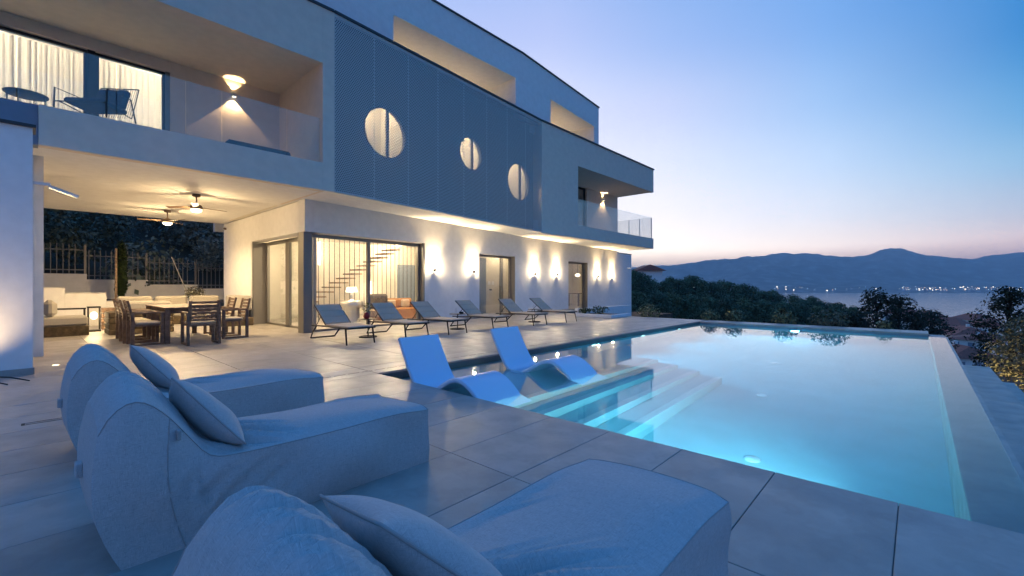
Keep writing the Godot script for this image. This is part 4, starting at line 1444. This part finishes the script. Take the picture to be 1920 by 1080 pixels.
func pillow(c: Vector3, basis: Basis, sd: float, label: String) -> void:
	var t := thing("scatter_pillow", label, "pillow", c, 0, "pillows on the bean bags")
	var b := MB.new()
	var n := 36
	var hs := 0.235
	var edge := []
	var f := func(u: float, v: float, s: float) -> Vector3:
		var k := 1.0 - 0.055 * (1.0 - pow(absf(v), 2.0)) * absf(u) * absf(u)
		var l := 1.0 - 0.055 * (1.0 - pow(absf(u), 2.0)) * absf(v) * absf(v)
		var th := 0.085 * pow((1.0 - pow(absf(u), 2.2)) * (1.0 - pow(absf(v), 2.2)), 0.55)
		th += fold.get_noise_3d(u * 55.0 + sd, v * 55.0, s * 20.0) * 0.014 * (1.0 - u * u) * (1.0 - v * v)
		return basis * Vector3(u * hs * k, s * th, v * hs * l)
	for s in [-1.0, 1.0]:
		var rings := []
		for i in n + 1:
			var ring := []
			for j in n + 1:
				var u := sin((-1.0 + 2.0 * i / n) * PI / 2)
				var v := sin((-1.0 + 2.0 * j / n) * PI / 2)
				ring.append(f.call(u, v, s))
			if s < 0: ring.reverse()
			rings.append(ring)
		b.ring_strip(rings, false)
	part(t, "cover", b, M.cloth)
	for q in [[Vector2(-1, -1), Vector2(1, -1)], [Vector2(1, -1), Vector2(1, 1)], [Vector2(1, 1), Vector2(-1, 1)], [Vector2(-1, 1), Vector2(-1, -1)]]:
		for i in 12: edge.append(f.call(lerpf(q[0].x, q[1].x, i / 12.0), lerpf(q[0].y, q[1].y, i / 12.0), 0.0))
	edge.append(edge[0])
	var m := MB.new()
	m.tube(edge, 0.0045, 0.0045, 6, false)
	part(t, "piping", m, M.seam)

func pool_chaise(x: float, label: String) -> void:
	var t := thing("pool_chaise", label, "lounger", Vector3(x, 0, 0), 0, "white loungers standing in the pool")
	# side profile: (z, y) along the top of the shell from the head to the foot
	var top := [Vector2(-5.00, 0.52), Vector2(-4.90, 0.34), Vector2(-4.80, 0.17), Vector2(-4.70, 0.03), Vector2(-4.60, -0.055), Vector2(-4.46, -0.085), Vector2(-4.30, -0.045), Vector2(-4.14, 0.045), Vector2(-4.00, 0.12), Vector2(-3.86, 0.15), Vector2(-3.72, 0.12), Vector2(-3.58, 0.04), Vector2(-3.46, -0.06), Vector2(-3.34, -0.17), Vector2(-3.27, -0.24)]
	var cur := Curve3D.new()
	for i in top.size():
		var p: Vector2 = top[i]
		var d: Vector2 = (top[mini(i + 1, top.size() - 1)] - top[maxi(i - 1, 0)]) / 6.0
		cur.add_point(Vector3(0, p.y, p.x), Vector3(0, -d.y, -d.x), Vector3(0, d.y, d.x))
	var pts := cur.tessellate(4, 3)
	var th := 0.055
	var w := 0.64
	var up := []
	var lo := []
	for i in pts.size():
		var d: Vector3 = (pts[mini(i + 1, pts.size() - 1)] - pts[maxi(i - 1, 0)]).normalized()
		var nn := Vector3(0, d.z, -d.y)
		if nn.y < 0 and absf(d.z) > 0.1: nn = -nn
		up.append(pts[i]); lo.append(pts[i] - nn * th)
	var rings := []
	for i in pts.size():
		var r := 0.012
		var a: Vector3 = up[i]
		var e: Vector3 = lo[i]
		var nn := (a - e).normalized()
		rings.append([a + Vector3(r, 0, 0), a + Vector3(w - r, 0, 0), a + Vector3(w, 0, 0) - nn * r, e + Vector3(w, 0, 0) + nn * r, e + Vector3(w - r, 0, 0), e + Vector3(r, 0, 0), e + nn * r, a - nn * r])
	var b := MB.new()
	b.ring_strip(rings)
	for z in [rings[0], rings[-1]]:
		for j in range(1, 7): b.tri(z[0], z[j], z[j + 1])
	part(t, "shell", b, M.chaise)
	part(t, "foot", bx(0.04, -0.299, -4.62, 0.60, -0.13, -4.40), M.chaise)

func sun_lounger() -> Node3D:
	var t := thing("sun_lounger", "", "sun lounger", Vector3.ZERO, 0, "sun loungers in a row along the house")
	var m: MB
	for s in [-1.0, 1.0]:
		m = MB.new()
		m.tube([Vector3(s * 0.30, 0.335, 0.0), Vector3(s * 0.30, 0.33, -1.0), Vector3(s * 0.30, 0.31, -1.66)], 0.018, 0.018, 6)
		part(t, "side_rail", m, M.dark_metal)
		m = MB.new()
		m.tube([Vector3(s * 0.30, 0.335, -0.10), Vector3(s * 0.31, 0.0, -0.03)], 0.019, 0.015, 6)
		part(t, "leg", m, M.dark_metal)
		m = MB.new()
		m.tube([Vector3(s * 0.29, 0.36, -1.02), Vector3(s * 0.29, 0.765, -1.565)], 0.014, 0.014, 6)
		part(t, "back_frame", m, M.dark_metal)
		m = MB.new()
		m.tube([Vector3(s * 0.27, 0.32, -1.50), Vector3(s * 0.27, 0.54, -1.27)], 0.009, 0.009, 6)
		part(t, "back_strut", m, M.dark_metal)
	m = MB.new()
	m.tube([Vector3(-0.30, 0.32, -1.42), Vector3(-0.30, 0.16, -1.62), Vector3(-0.28, 0.018, -1.78), Vector3(0.28, 0.018, -1.78), Vector3(0.30, 0.16, -1.62), Vector3(0.30, 0.32, -1.42)], 0.017, 0.017, 6)
	part(t, "rear_leg_frame", m, M.dark_metal)
	m = MB.new()
	m.tube([Vector3(-0.30, 0.335, 0.0), Vector3(0.30, 0.335, 0.0)], 0.017, 0.017, 6)
	part(t, "cross_bar", m, M.dark_metal)
	for k in 4:   # padded bands of the sling
		part(t, "seat_band", cb(-0.285, 0.342, -0.01 - (k + 1) * 0.254 + 0.006, 0.285, 0.372, -0.01 - k * 0.254, 0.01), M.sling)
	for k in 3:
		m = MB.new()
		m.xf = Transform3D(Basis(Vector3.RIGHT, 0.64), Vector3(0, 0.375, -1.035))
		m.cbox(-0.285, -0.013, -(k + 1) * 0.222 + 0.006, 0.285, 0.017, -k * 0.222, 0.01)
		part(t, "back_band", m, M.sling)
	return t

func side_table(p: Vector3, label: String) -> void:
	var t := thing("side_table", label, "side table", p, 0, "small round tables between the sun loungers")
	var m := MB.new()
	m.lathe(Vector3.ZERO, [Vector2(0.0, 0.418), Vector2(0.225, 0.418), Vector2(0.23, 0.424), Vector2(0.225, 0.432), Vector2(0.0, 0.432)], 24)
	part(t, "top", m, M.dark_metal)
	m = MB.new()
	m.tube([Vector3(0.0, 0.01, 0.0), Vector3(0, 0.42, 0)], 0.014, 0.014, 8)
	part(t, "stem", m, M.dark_metal)
	m = MB.new()
	var path := []
	for i in 17: path.append(Vector3(cos(TAU * i / 16) * 0.20, 0.013, sin(TAU * i / 16) * 0.20))
	m.tube(path, 0.012, 0.012, 6, false)
	m.box(-0.2, 0.004, -0.012, 0.2, 0.016, 0.012)
	part(t, "base", m, M.dark_metal)

func lounge_things() -> void:
	fold = FastNoiseLite.new()
	fold.seed = 17
	fold.frequency = 0.012
	fold.fractal_octaves = 1
	lounge_bag(-4.40, 11.0, "grey bean bag lounger nearest the house of the three")
	lounge_bag(-2.80, 57.0, "grey bean bag lounger between the other two bean bags")
	lounge_bag(-0.87, 93.0, "grey bean bag lounger farthest from the house, beside the near pool corner")
	var bs := pillow_basis(Vector3(0.60, -0.72, 0.30), Vector3(0.80, 0.60, -0.05))
	pillow(Vector3(0.645, 0.515, -2.80), bs, 3.0, "square grey pillow leaning on the middle bean bag's back")
	bs = pillow_basis(Vector3(0.62, -0.72, 0.22), Vector3(0.78, 0.62, 0.0))
	pillow(Vector3(0.69, 0.545, -4.46), bs, 31.0, "square grey pillow on the bean bag nearest the house")
	bs = pillow_basis(Vector3(0.68, -0.66, 0.30), Vector3(0.70, 0.70, -0.05))
	pillow(Vector3(0.665, 0.525, -0.92), bs, 77.0, "square grey pillow on the bean bag beside the near pool corner")
	pool_chaise(3.29, "white curved in-pool lounger standing at the near end of the sun shelf")
	pool_chaise(4.98, "white curved in-pool lounger standing farther along the sun shelf")
	var l := sun_lounger()
	l.position = Vector3(4.66, 0, -8.45)
	l.set_meta("label", "grey sling sun lounger in front of the glazed corner, first of the row")
	var names := ["second", "third", "fourth", "fifth", "sixth and last"]
	var k := 0
	for x in [6.06, 7.28, 8.83, 10.55, 12.2]:
		copy(l, Vector3(x, 0, -8.45), rng.randf_range(-0.07, 0.07), "grey sling sun lounger, %s of the row counted from the glazed corner" % names[k])
		k += 1
	side_table(Vector3(5.40, 0, -9.5), "small round dark table between first and second sun lounger")
	side_table(Vector3(8.05, 0, -9.4), "small round dark table between third and fourth sun lounger")
	side_table(Vector3(11.38, 0, -9.4), "small round dark table between the last two sun loungers")
	# on the tables
	var t := thing("flower_vase", "red vase with pale flowers on the table beside the first lounger", "vase", Vector3(5.36, 0.432, -9.5))
	var m := MB.new()
	m.lathe(Vector3.ZERO, [Vector2(0.0, 0.0), Vector2(0.05, 0.0), Vector2(0.075, 0.06), Vector2(0.05, 0.13), Vector2(0.04, 0.15)], 14)
	part(t, "vase", m, M.red)
	m = MB.new()
	m.colored = true
	for i in 90:
		var d := Vector3(rng.randfn(), rng.randfn(), rng.randfn()).normalized() * 0.10
		leafq(m, d + Vector3(0, 0.27, 0), 0.028, Color(0.55, 0.48, 0.30) if i % 2 else Color(0.10, 0.12, 0.03), 0.3, d)
	for i in 6: m.tube([Vector3(0, 0.13, 0), Vector3(sin(i) * 0.05, 0.25, cos(i) * 0.05)], 0.003, 0.003, 4)
	part(t, "flowers", m, M.leaf)
	for q in [[Vector3(8.0, 0.432, -9.42), 0.16, 0.035, "clear carafe on the table between third and fourth lounger", "carafe"], [Vector3(11.34, 0.432, -9.4), 0.14, 0.035, "clear glass on the table between the last two loungers", "glass"]]:
		m = MB.new()
		m.lathe(Vector3.ZERO, [Vector2(0.0, 0.0), Vector2(q[2], 0.0), Vector2(q[2] * 1.1, q[1] * 0.5), Vector2(q[2] * 0.6, q[1] * 0.8), Vector2(q[2] * 0.7, q[1])], 14)
		single(q[4], q[3], q[4], m, M.pane, Transform3D(Basis(), q[0]))
	m = MB.new()
	m.lathe(Vector3.ZERO, [Vector2(0.0, 0.0), Vector2(0.05, 0.0), Vector2(0.075, 0.05), Vector2(0.07, 0.05), Vector2(0.0, 0.012)], 14)
	single("bowl", "dark bowl on the table between third and fourth lounger", "bowl", m, M.black, at(8.15, 0.432, -9.36))

func pillow_basis(v: Vector3, n: Vector3) -> Basis:
	n = n.normalized()
	v = (v - n * v.dot(n)).normalized()
	return Basis(n.cross(v).normalized() * -1.0, n, v)

# ---------------------------------------------------------------- trees and houses below the pool
func tree_meshes(sd: int, h: float, spread: float, clear: float, clumps: int, leaves: int, c: Color, ls: float, flat: float) -> Array:
	var keep := rng.state
	rng.seed = sd
	var tr := MB.new()
	tr.tube([Vector3(0, -1.5, 0), Vector3(rng.randf_range(-0.2, 0.2), h * 0.35, 0.1), Vector3(rng.randf_range(-0.3, 0.3), h * 0.6, rng.randf_range(-0.3, 0.3)), Vector3(0, h * 0.9, 0)], h * 0.024, h * 0.006, 7)
	var b := MB.new()
	b.colored = true
	for i in clumps:
		var e := (i + 0.5) / clumps
		var y := lerpf(clear, 0.96, e) * h
		var env := spread * (sin(PI * clampf(0.18 + e * 0.80, 0, 1)) * (1.0 - flat) + flat * (1.0 - e * 0.75))
		var a := i * 2.39996 + rng.randf_range(-0.4, 0.4)
		var d := env * rng.randf_range(0.35, 0.85)
		var p := Vector3(cos(a) * d, y, sin(a) * d)
		tr.tube([Vector3(0, y * 0.8, 0), p * Vector3(0.55, 0.96, 0.55), p], h * 0.007, h * 0.002, 5)
		var cr := rng.randf_range(0.24, 0.40) * spread
		for k in leaves / clumps:
			var q := Vector3(rng.randfn(), rng.randfn(), rng.randfn()).normalized()
			leafq(b, p + q * Vector3(cr, cr * 0.62, cr) * pow(rng.randf(), 0.4), ls * rng.randf_range(0.6, 1.3), c, 0.4, q + Vector3(0, 0.5, 0))
	rng.state = keep
	return [tr.mesh(), b.mesh()]

func put_tree(called: String, label: String, group: String, meshes: Array, p: Vector3, sc: Vector3, turn: float) -> Node3D:
	var t := thing(called, label, "tree", p, turn, group)
	t.scale = sc
	part(t, "trunk", meshes[0], M.bark)
	part(t, "crown", meshes[1], M.leaf)
	return t

func sight(px: float, dist: float) -> Vector3:
	# a spot on the slope below the pool: bearing given as tangent from the view axis
	var k := (px - 960.0) / 833.0
	var x := dist * (sin(TH) * k + cos(TH))
	var z := dist * (cos(TH) * k - sin(TH))
	return Vector3(x, land_height(x, z), z)

func trees() -> void:
	var pines := []
	for k in 4: pines.append(tree_meshes(300 + k, 10.0, [3.4, 2.9, 3.8, 3.1][k], [0.22, 0.3, 0.25, 0.15][k], 34, 6400, [Color(0.075, 0.120, 0.070), Color(0.10, 0.142, 0.080), Color(0.062, 0.102, 0.064), Color(0.11, 0.146, 0.076)][k], 0.15, 0.32))
	var list := [[1165, 62, 509], [1187, 66, 506], [1204, 60, 512], [1222, 70, 524], [1243, 62, 527], [1256, 74, 519], [1272, 66, 524], [1290, 76, 518], [1303, 68, 517], [1318, 80, 526], [1334, 70, 529], [1352, 84, 526], [1366, 74, 528], [1383, 86, 534], [1398, 76, 533], [1414, 88, 540], [1430, 80, 545], [1446, 90, 544], [1460, 78, 551], [1490, 84, 553], [1505, 74, 561], [1524, 82, 556], [1540, 72, 564], [1556, 78, 570], [1573, 70, 567],
		[1195, 44, 545], [1230, 46, 548], [1262, 48, 550], [1296, 47, 552], [1330, 50, 555], [1362, 48, 556], [1396, 52, 560], [1430, 50, 562], [1466, 53, 566], [1500, 52, 570], [1532, 54, 574], [1566, 52, 578], [1600, 56, 574]]
	var r := RandomNumberGenerator.new()
	r.seed = 61
	for i in list.size():
		var q: Array = list[i]
		var p := sight(q[0], q[1])
		var top: float = 1.2 - (q[2] - 536.0) / 833.0 * q[1]
		var s: float = (top - p.y) / 9.9
		put_tree("pine_tree", "dark green pine in the dense wood beyond the pool", "pines of the wood beyond the pool", pines[i % 4], p, Vector3(clampf(s, 0.7, 1.3), s, clampf(s, 0.7, 1.3)), r.randf() * TAU)
	var loose := [tree_meshes(410, 8.0, 2.9, 0.35, 22, 2600, Color(0.022, 0.030, 0.018), 0.15, 0.1), tree_meshes(411, 8.0, 2.7, 0.3, 20, 2400, Color(0.022, 0.030, 0.018), 0.15, 0.1)]
	var p0 := sight(1643, 44)
	put_tree("loose_tree", "tall open-crowned dark tree against the bay, taller of the pair", "", loose[0], p0, Vector3.ONE * ((0.9 - p0.y) / 8.0), 0.4)
	p0 = sight(1686, 46)
	put_tree("loose_tree", "open-crowned dark tree against the bay, shorter of the pair", "", loose[1], p0, Vector3.ONE * ((0.3 - p0.y) / 8.0), 1.4)
	p0 = sight(1745, 60)
	put_tree("garden_tree", "low rounded dark tree in front of the red roofs", "", loose[1], p0, Vector3(1.3, (-2.0 - p0.y) / 8.0, 1.3), 2.0)
	p0 = sight(1720, 58)
	put_tree("garden_tree", "low dark tree beside the pale house below the pair of trees", "", loose[0], p0, Vector3(1.0, (-2.2 - p0.y) / 8.0, 1.0), 4.0)
	p0 = sight(1600, 40)
	put_tree("garden_tree", "bushy dark tree at the end of the pine wood", "", loose[0], p0, Vector3(0.9, (-1.2 - p0.y) / 8.0, 0.9), 3.0)
	var big := tree_meshes(420, 8.0, 2.7, 0.12, 34, 5200, Color(0.018, 0.026, 0.014), 0.11, 0.3)
	p0 = sight(1893, 24)
	put_tree("broad_tree", "dense nearly black tree towering over the olive tree", "", big, p0, Vector3.ONE * ((1.25 - p0.y) / 8.0), 0.0)
	# olive with a lamp at its foot
	var ol := tree_meshes(430, 3.4, 1.55, 0.30, 26, 5200, Color(0.12, 0.125, 0.075), 0.055, 0.1)
	p0 = Vector3(19.7, -2.75, 2.4)
	put_tree("olive_tree", "grey-green olive tree lit warmly from below beside the lower ledge", "", ol, p0, Vector3.ONE * 0.9, 0.0)
	var t := thing("garden_spotlight", "small ground spotlight shining up into the olive tree", "spotlight", Vector3(19.0, -2.7, 1.95))
	var m := MB.new()
	m.lathe(Vector3.ZERO, [Vector2(0.0, -0.1), Vector2(0.05, -0.1), Vector2(0.06, 0.12), Vector2(0.05, 0.12)], 12)
	part(t, "housing", m, M.black)
	m = MB.new()
	m.lathe(Vector3.ZERO, [Vector2(0.05, 0.112), Vector2(0.0, 0.115)], 12)
	part(t, "lamp_lens", m, M.lamp)
	spot(t, Vector3(0, 0.15, 0), Vector3(0.25, 1, 0.2), WARM, 9.0, 60.0, 0.8)
	# planting strip and shrubs at the far end of the deck
	var b := MB.new()
	b.box(16.1, -2.6, -9.94, 17.3, -0.25, 0.4); b.box(16.1, -3.0, -12.2, 24.0, -0.3, -9.96)
	struct("planting_bed", b, M.soil)
	var sl := ["beside the end of the long white wall", "at the far pool corner nearest the house", "second along the far pool edge", "in the middle of the far pool edge", "broad and grey, past the far pool lamp", "thin, near the overflow corner"]
	var k := 0
	for q in [[-7.85, 0.45, 0.75, 420], [-5.5, 0.32, 0.62, 300], [-4.7, 0.36, 0.66, 320], [-3.2, 0.38, 0.70, 340], [-2.0, 0.55, 0.72, 460], [-0.7, 0.20, 0.55, 140]]:
		leafy("edge_shrub", "pale green shrub " + sl[k], "shrub", Vector3(16.55, -0.27, q[0]), q[1], q[2], q[3], Color(0.17, 0.185, 0.10) if k != 4 else Color(0.10, 0.11, 0.075), 0.05, "pale shrubs along the far deck edge")
		k += 1
	# fence below the ledges
	var fe := thing("lower_fence", "dark bar fence below the overflow ledges beside the olive tree", "fence", Vector3(17.4, -2.5, 0.6))
	var bar := bx(-0.012, 0, -0.012, 0.012, 1.3, 0.012).mesh()
	for i in 16: part(fe, "bar", bar, M.steel_dull, at(0, 0, i * 0.12))
	for y in [0.12, 1.15]: part(fe, "rail", bx(0.013, y, -0.05, 0.03, y + 0.035, 1.86), M.steel_dull)
	village()

func house(called: String, label: String, p: Vector3, w: float, d: float, h: float, rh: float, turn: float, lit: bool) -> void:
	var t := thing(called, label, "house", p, turn, "")
	part(t, "wall", bx(-w / 2, -3.0, -d / 2, w / 2, h, d / 2), M.house_wall)
	var m := MB.new()
	var o := 0.5
	var a := [Vector3(-w / 2 - o, h, -d / 2 - o), Vector3(w / 2 + o, h, -d / 2 - o), Vector3(w / 2 + o, h, d / 2 + o), Vector3(-w / 2 - o, h, d / 2 + o)]
	var e := Vector3(-w * 0.28, h + rh, 0)
	var g := Vector3(w * 0.28, h + rh, 0)
	m.quad(e, g, a[2], a[3]); m.quad(g, e, a[0], a[1]); m.tri(a[0], e, a[3]); m.tri(a[2], g, a[1]); m.quad(a[3], a[2], a[1], a[0])
	var rf := part(t, "roof", m, M.roof)
	part(rf, "chimney", bx(w * 0.1, h + rh * 0.4, -0.4, w * 0.1 + 0.6, h + rh + 0.6, 0.2), M.house_wall)
	for k in 3:
		var x := (k - 1) * w * 0.3
		part(t, "window", bx(x - 0.5, h - 1.9, d / 2, x + 0.5, h - 0.6, d / 2 + 0.05), M.lit_window if lit and k == 1 else M.plaster_blue)
		part(t, "window", bx(-w / 2 - 0.05, h - 1.9, x * d / w - 0.5, -w / 2, h - 0.6, x * d / w + 0.5), M.plaster_blue)

func village() -> void:
	var q := [[1692, 150, 579, 9.0, 8.0, 1.5, "pale house half hidden under the pair of open trees", true], [1768, 140, 594, 11.0, 9.0, 2.4, "white house with dark red roof nearest the far pool corner", false], [1826, 165, 588, 10.0, 9.0, 2.2, "white house with red roof close to the water", false], [1808, 122, 611, 13.0, 9.0, 2.2, "wide house with brick-red roof below the far pool corner", false], [1850, 145, 598, 10.0, 9.0, 2.4, "house with red hipped roof beside the nearly black tree", true], [1832, 104, 628, 11.0, 8.0, 0.8, "low house with pale blue-white wall behind the olive tree", true], [1800, 84, 646, 9.0, 8.0, 2.0, "dark-roofed house just above the lower fence", false], [1740, 175, 583, 9.0, 9.0, 2.0, "small red-roofed house behind the low rounded tree", false]]
	for a in q:
		var p := sight(a[0], a[1])
		var top: float = 1.2 - (a[2] - 536.0) / 833.0 * a[1]
		house("village_house", a[6], Vector3(p.x, p.y, p.z), a[3], a[4], maxf(1.5, top - a[5] - p.y), a[5], 0.5 + a[0] * 0.37, a[7])
	# tall block above the wood
	var p := sight(1212, 150)
	var t := thing("apartment_block", "tall pale apartment block with red roof and balconies above the pine wood", "building", p, 0.75)
	var top := 1.2 + 39.0 / 833.0 * 150.0
	var h := top - 2.0 - p.y
	part(t, "wall", bx(-4.2, -3, -4, 4.2, h, 4), M.house_wall)
	var m := MB.new()
	m.quad(Vector3(-4.6, h + 2, 0), Vector3(4.6, h + 2, 0), Vector3(5.2, h, 5), Vector3(-5.2, h, 5)); m.quad(Vector3(4.6, h + 2, 0), Vector3(-4.6, h + 2, 0), Vector3(-5.2, h, -5), Vector3(5.2, h, -5))
	m.tri(Vector3(-5.2, h, -5), Vector3(-4.6, h + 2, 0), Vector3(-5.2, h, 5)); m.tri(Vector3(5.2, h, 5), Vector3(4.6, h + 2, 0), Vector3(5.2, h, -5))
	part(t, "roof", m, M.roof)
	for f in 5:
		var y := h - 2.6 - f * 2.9
		part(t, "balcony", bx(-4.0, y - 0.3, 4.0, 4.0, y + 0.9, 5.1), M.house_wall)
		part(t, "balcony", bx(4.2, y - 0.3, -2.5, 5.3, y + 0.9, 2.5), M.house_wall)
		for x in [-2.6, 0.0, 2.6]: part(t, "window", bx(x - 0.7, y + 0.95, 4.0, x + 0.7, y + 2.3, 4.06), M.plaster_blue)
		part(t, "window", bx(4.2, y + 0.95, -1.2, 4.26, y + 2.3, 1.2), M.plaster_blue)

# ---------------------------------------------------------------- smaller things
func small_things() -> void:
	# planter at the end of the wall
	var t := thing("kerb_planter", "low white kerbed planter at the end of the long wall", "planter", Vector3(14.6, 0, -8.35))
	part(t, "kerb", cb(0.0, 0.0, -1.6, 0.14, 0.12, 0.0, 0.01), M.plaster)
	part(t, "kerb", cb(0.142, 0.0, -0.14, 1.4, 0.12, 0.0, 0.01), M.plaster)
	part(t, "back_wall", bx(0.16, -0.4, -1.75, 4.6, 0.30, -1.6), M.plaster)
	part(t, "soil", bx(0.142, 0.0, -1.598, 1.4, 0.08, -0.142), M.soil)
	for q in [[0.5, -0.8, 0.34, "low dark green plant in the kerbed planter, larger of the two"], [0.35, -1.4, 0.25, "low dark green plant in the kerbed planter, smaller of the two"]]:
		leafy("planter_plant", q[3], "plant", Vector3(14.6 + q[0], 0.08, -8.35 + q[1]), q[2] * 1.1, q[2], 160, Color(0.07, 0.085, 0.035), 0.05)
	# balcony furniture
	t = thing("wire_armchair", "black wire armchair with dark cushion on the balcony above the terrace", "armchair", Vector3(0.86, 3.902, -10.70), -0.75)
	t.scale = Vector3.ONE * 1.15
	var m := MB.new()
	for s in [-1.0, 1.0]:
		m.tube([Vector3(s * 0.36, 0.0, 0.32), Vector3(s * 0.36, 0.56, 0.30), Vector3(s * 0.36, 0.58, -0.15), Vector3(s * 0.34, 0.0, -0.36)], 0.011, 0.011, 6)
		m.tube([Vector3(s * 0.30, 0.36, 0.30), Vector3(s * 0.30, 0.32, -0.25), Vector3(s * 0.29, 0.86, -0.42)], 0.009, 0.009, 6)
	m.tube([Vector3(-0.29, 0.86, -0.42), Vector3(0.29, 0.86, -0.42)], 0.009, 0.009, 6)
	m.tube([Vector3(-0.36, 0.36, 0.30), Vector3(0.36, 0.36, 0.30)], 0.009, 0.009, 6)
	part(t, "frame", m, M.black)
	for k in 17:
		m = MB.new()
		var x := -0.27 + k * 0.0337
		m.tube([Vector3(x, 0.32, -0.24), Vector3(x, 0.86, -0.42)], 0.0035, 0.0035, 4, false)
		part(t, "back_wire", m, M.black)
	part(t, "seat_cushion", cb(-0.28, 0.36, -0.22, 0.28, 0.44, 0.28, 0.03), M.navy)
	m = MB.new()
	m.xf = Transform3D(Basis(Vector3.RIGHT, -0.35), Vector3(0, 0.45, -0.20))
	m.cbox(-0.24, 0.0, -0.05, 0.24, 0.36, 0.06, 0.04)
	part(t, "back_cushion", m, M.navy)
	t = thing("balcony_table", "round black side table beside the wire armchair on the balcony", "side table", Vector3(0.0, 3.902, -10.85))
	m = MB.new()
	m.lathe(Vector3.ZERO, [Vector2(0, 0.44), Vector2(0.26, 0.44), Vector2(0.265, 0.46), Vector2(0, 0.462)], 24)
	part(t, "top", m, M.black)
	for k in 4:
		m = MB.new()
		var a := TAU * k / 4 + 0.4
		m.tube([Vector3(cos(a) * 0.23, 0, sin(a) * 0.23), Vector3(cos(a) * 0.23, 0.44, sin(a) * 0.23)], 0.009, 0.009, 6)
		part(t, "leg", m, M.black)
	t = thing("balcony_daybed", "low daybed with dark blue cushion under the balcony wall lamp", "daybed", Vector3(3.35, 3.902, -11.1))
	part(t, "base", cb(-0.5, 0.0, -0.4, 0.8, 0.22, 0.4, 0.01), M.dark_metal)
	part(t, "mattress", cb(-0.49, 0.222, -0.39, 0.79, 0.40, 0.39, 0.04), M.navy)
	# living room
	t = thing("orange_sofa", "orange sofa with grey cushions inside the glazed living room", "sofa", Vector3(9.1, 0.004, -14.0))
	part(t, "base", cb(-0.8, 0.0, -0.4, 0.8, 0.40, 0.4, 0.04), M.orange)
	part(t, "backrest", cb(-0.8, 0.402, -0.4, 0.8, 0.74, -0.18, 0.06), M.orange)
	for x in [-0.8, 0.62]: part(t, "armrest", cb(x, 0.402, -0.17, x + 0.18, 0.58, 0.4, 0.04), M.orange)
	for x in [-0.35, 0.25]: part(t, "cushion", cb(x, 0.405, -0.17, x + 0.35, 0.70, -0.02, 0.05), M.sling)
	t = thing("pedestal_table", "round polished metal pedestal table inside the living room", "table", Vector3(7.3, 0.004, -13.9))
	m = MB.new()
	m.lathe(Vector3.ZERO, [Vector2(0.28, 0.0), Vector2(0.24, 0.45), Vector2(0.36, 0.50), Vector2(0.37, 0.70), Vector2(0.0, 0.71)], 24)
	part(t, "body", m, M.steel)
	t = thing("table_lamp", "table lamp with glowing white shade on the polished pedestal table", "lamp", Vector3(7.3, 0.714, -13.9))
	m = MB.new()
	m.lathe(Vector3.ZERO, [Vector2(0.09, 0.0), Vector2(0.08, 0.02), Vector2(0.02, 0.04), Vector2(0.05, 0.14), Vector2(0.015, 0.22), Vector2(0.012, 0.3)], 14)
	part(t, "foot", m, M.steel)
	m = MB.new()
	m.lathe(Vector3.ZERO, [Vector2(0.19, 0.28), Vector2(0.15, 0.44)], 20)
	part(t, "lamp_shade", m, M.tube)
	omni(t, Vector3(0, 0.36, 0), WARM2, 0.5, 0.08)
	t = thing("patterned_armchair", "patterned brown armchair beside the pedestal table inside", "armchair", Vector3(7.95, 0.004, -13.4), -0.6)
	part(t, "seat", cb(-0.32, 0.15, -0.32, 0.32, 0.42, 0.32, 0.05), M.tread)
	part(t, "backrest", cb(-0.32, 0.42, -0.34, 0.32, 0.92, -0.18, 0.06), M.cover)
	for q in [[-0.26, -0.26], [0.26, -0.26], [-0.26, 0.26], [0.26, 0.26]]: part(t, "leg", cb(q[0] - 0.02, 0, q[1] - 0.02, q[0] + 0.02, 0.15, q[1] + 0.02, 0.004), M.wood)
	# dining room behind the last door
	t = thing("chandelier", "glowing glass chandelier hanging inside the last doorway's room", "chandelier", Vector3(22.5, 1.85, -15.2))
	m = MB.new()
	m.ball(Vector3.ZERO, Vector3(0.16, 0.10, 0.16), 12)
	part(t, "lamp", m, M.tube)
	m = MB.new()
	m.tube([Vector3(0, 0.09, 0), Vector3(0, 1.1, 0)], 0.01, 0.01, 6)
	part(t, "cord", m, M.dark_metal)
	omni(t, Vector3(0, -0.02, 0), WARM2, 0.8, 0.1)
	t = thing("inner_table", "small dark table seen inside the last doorway", "table", Vector3(22.3, 0.004, -15.0))
	part(t, "top", cb(-0.6, 0.72, -0.4, 0.6, 0.76, 0.4, 0.008), M.wood)
	for q in [[-0.52, -0.33], [0.52, -0.33], [-0.52, 0.33], [0.52, 0.33]]: part(t, "leg", cb(q[0] - 0.03, 0, q[1] - 0.03, q[0] + 0.03, 0.718, q[1] + 0.03, 0.005), M.wood)
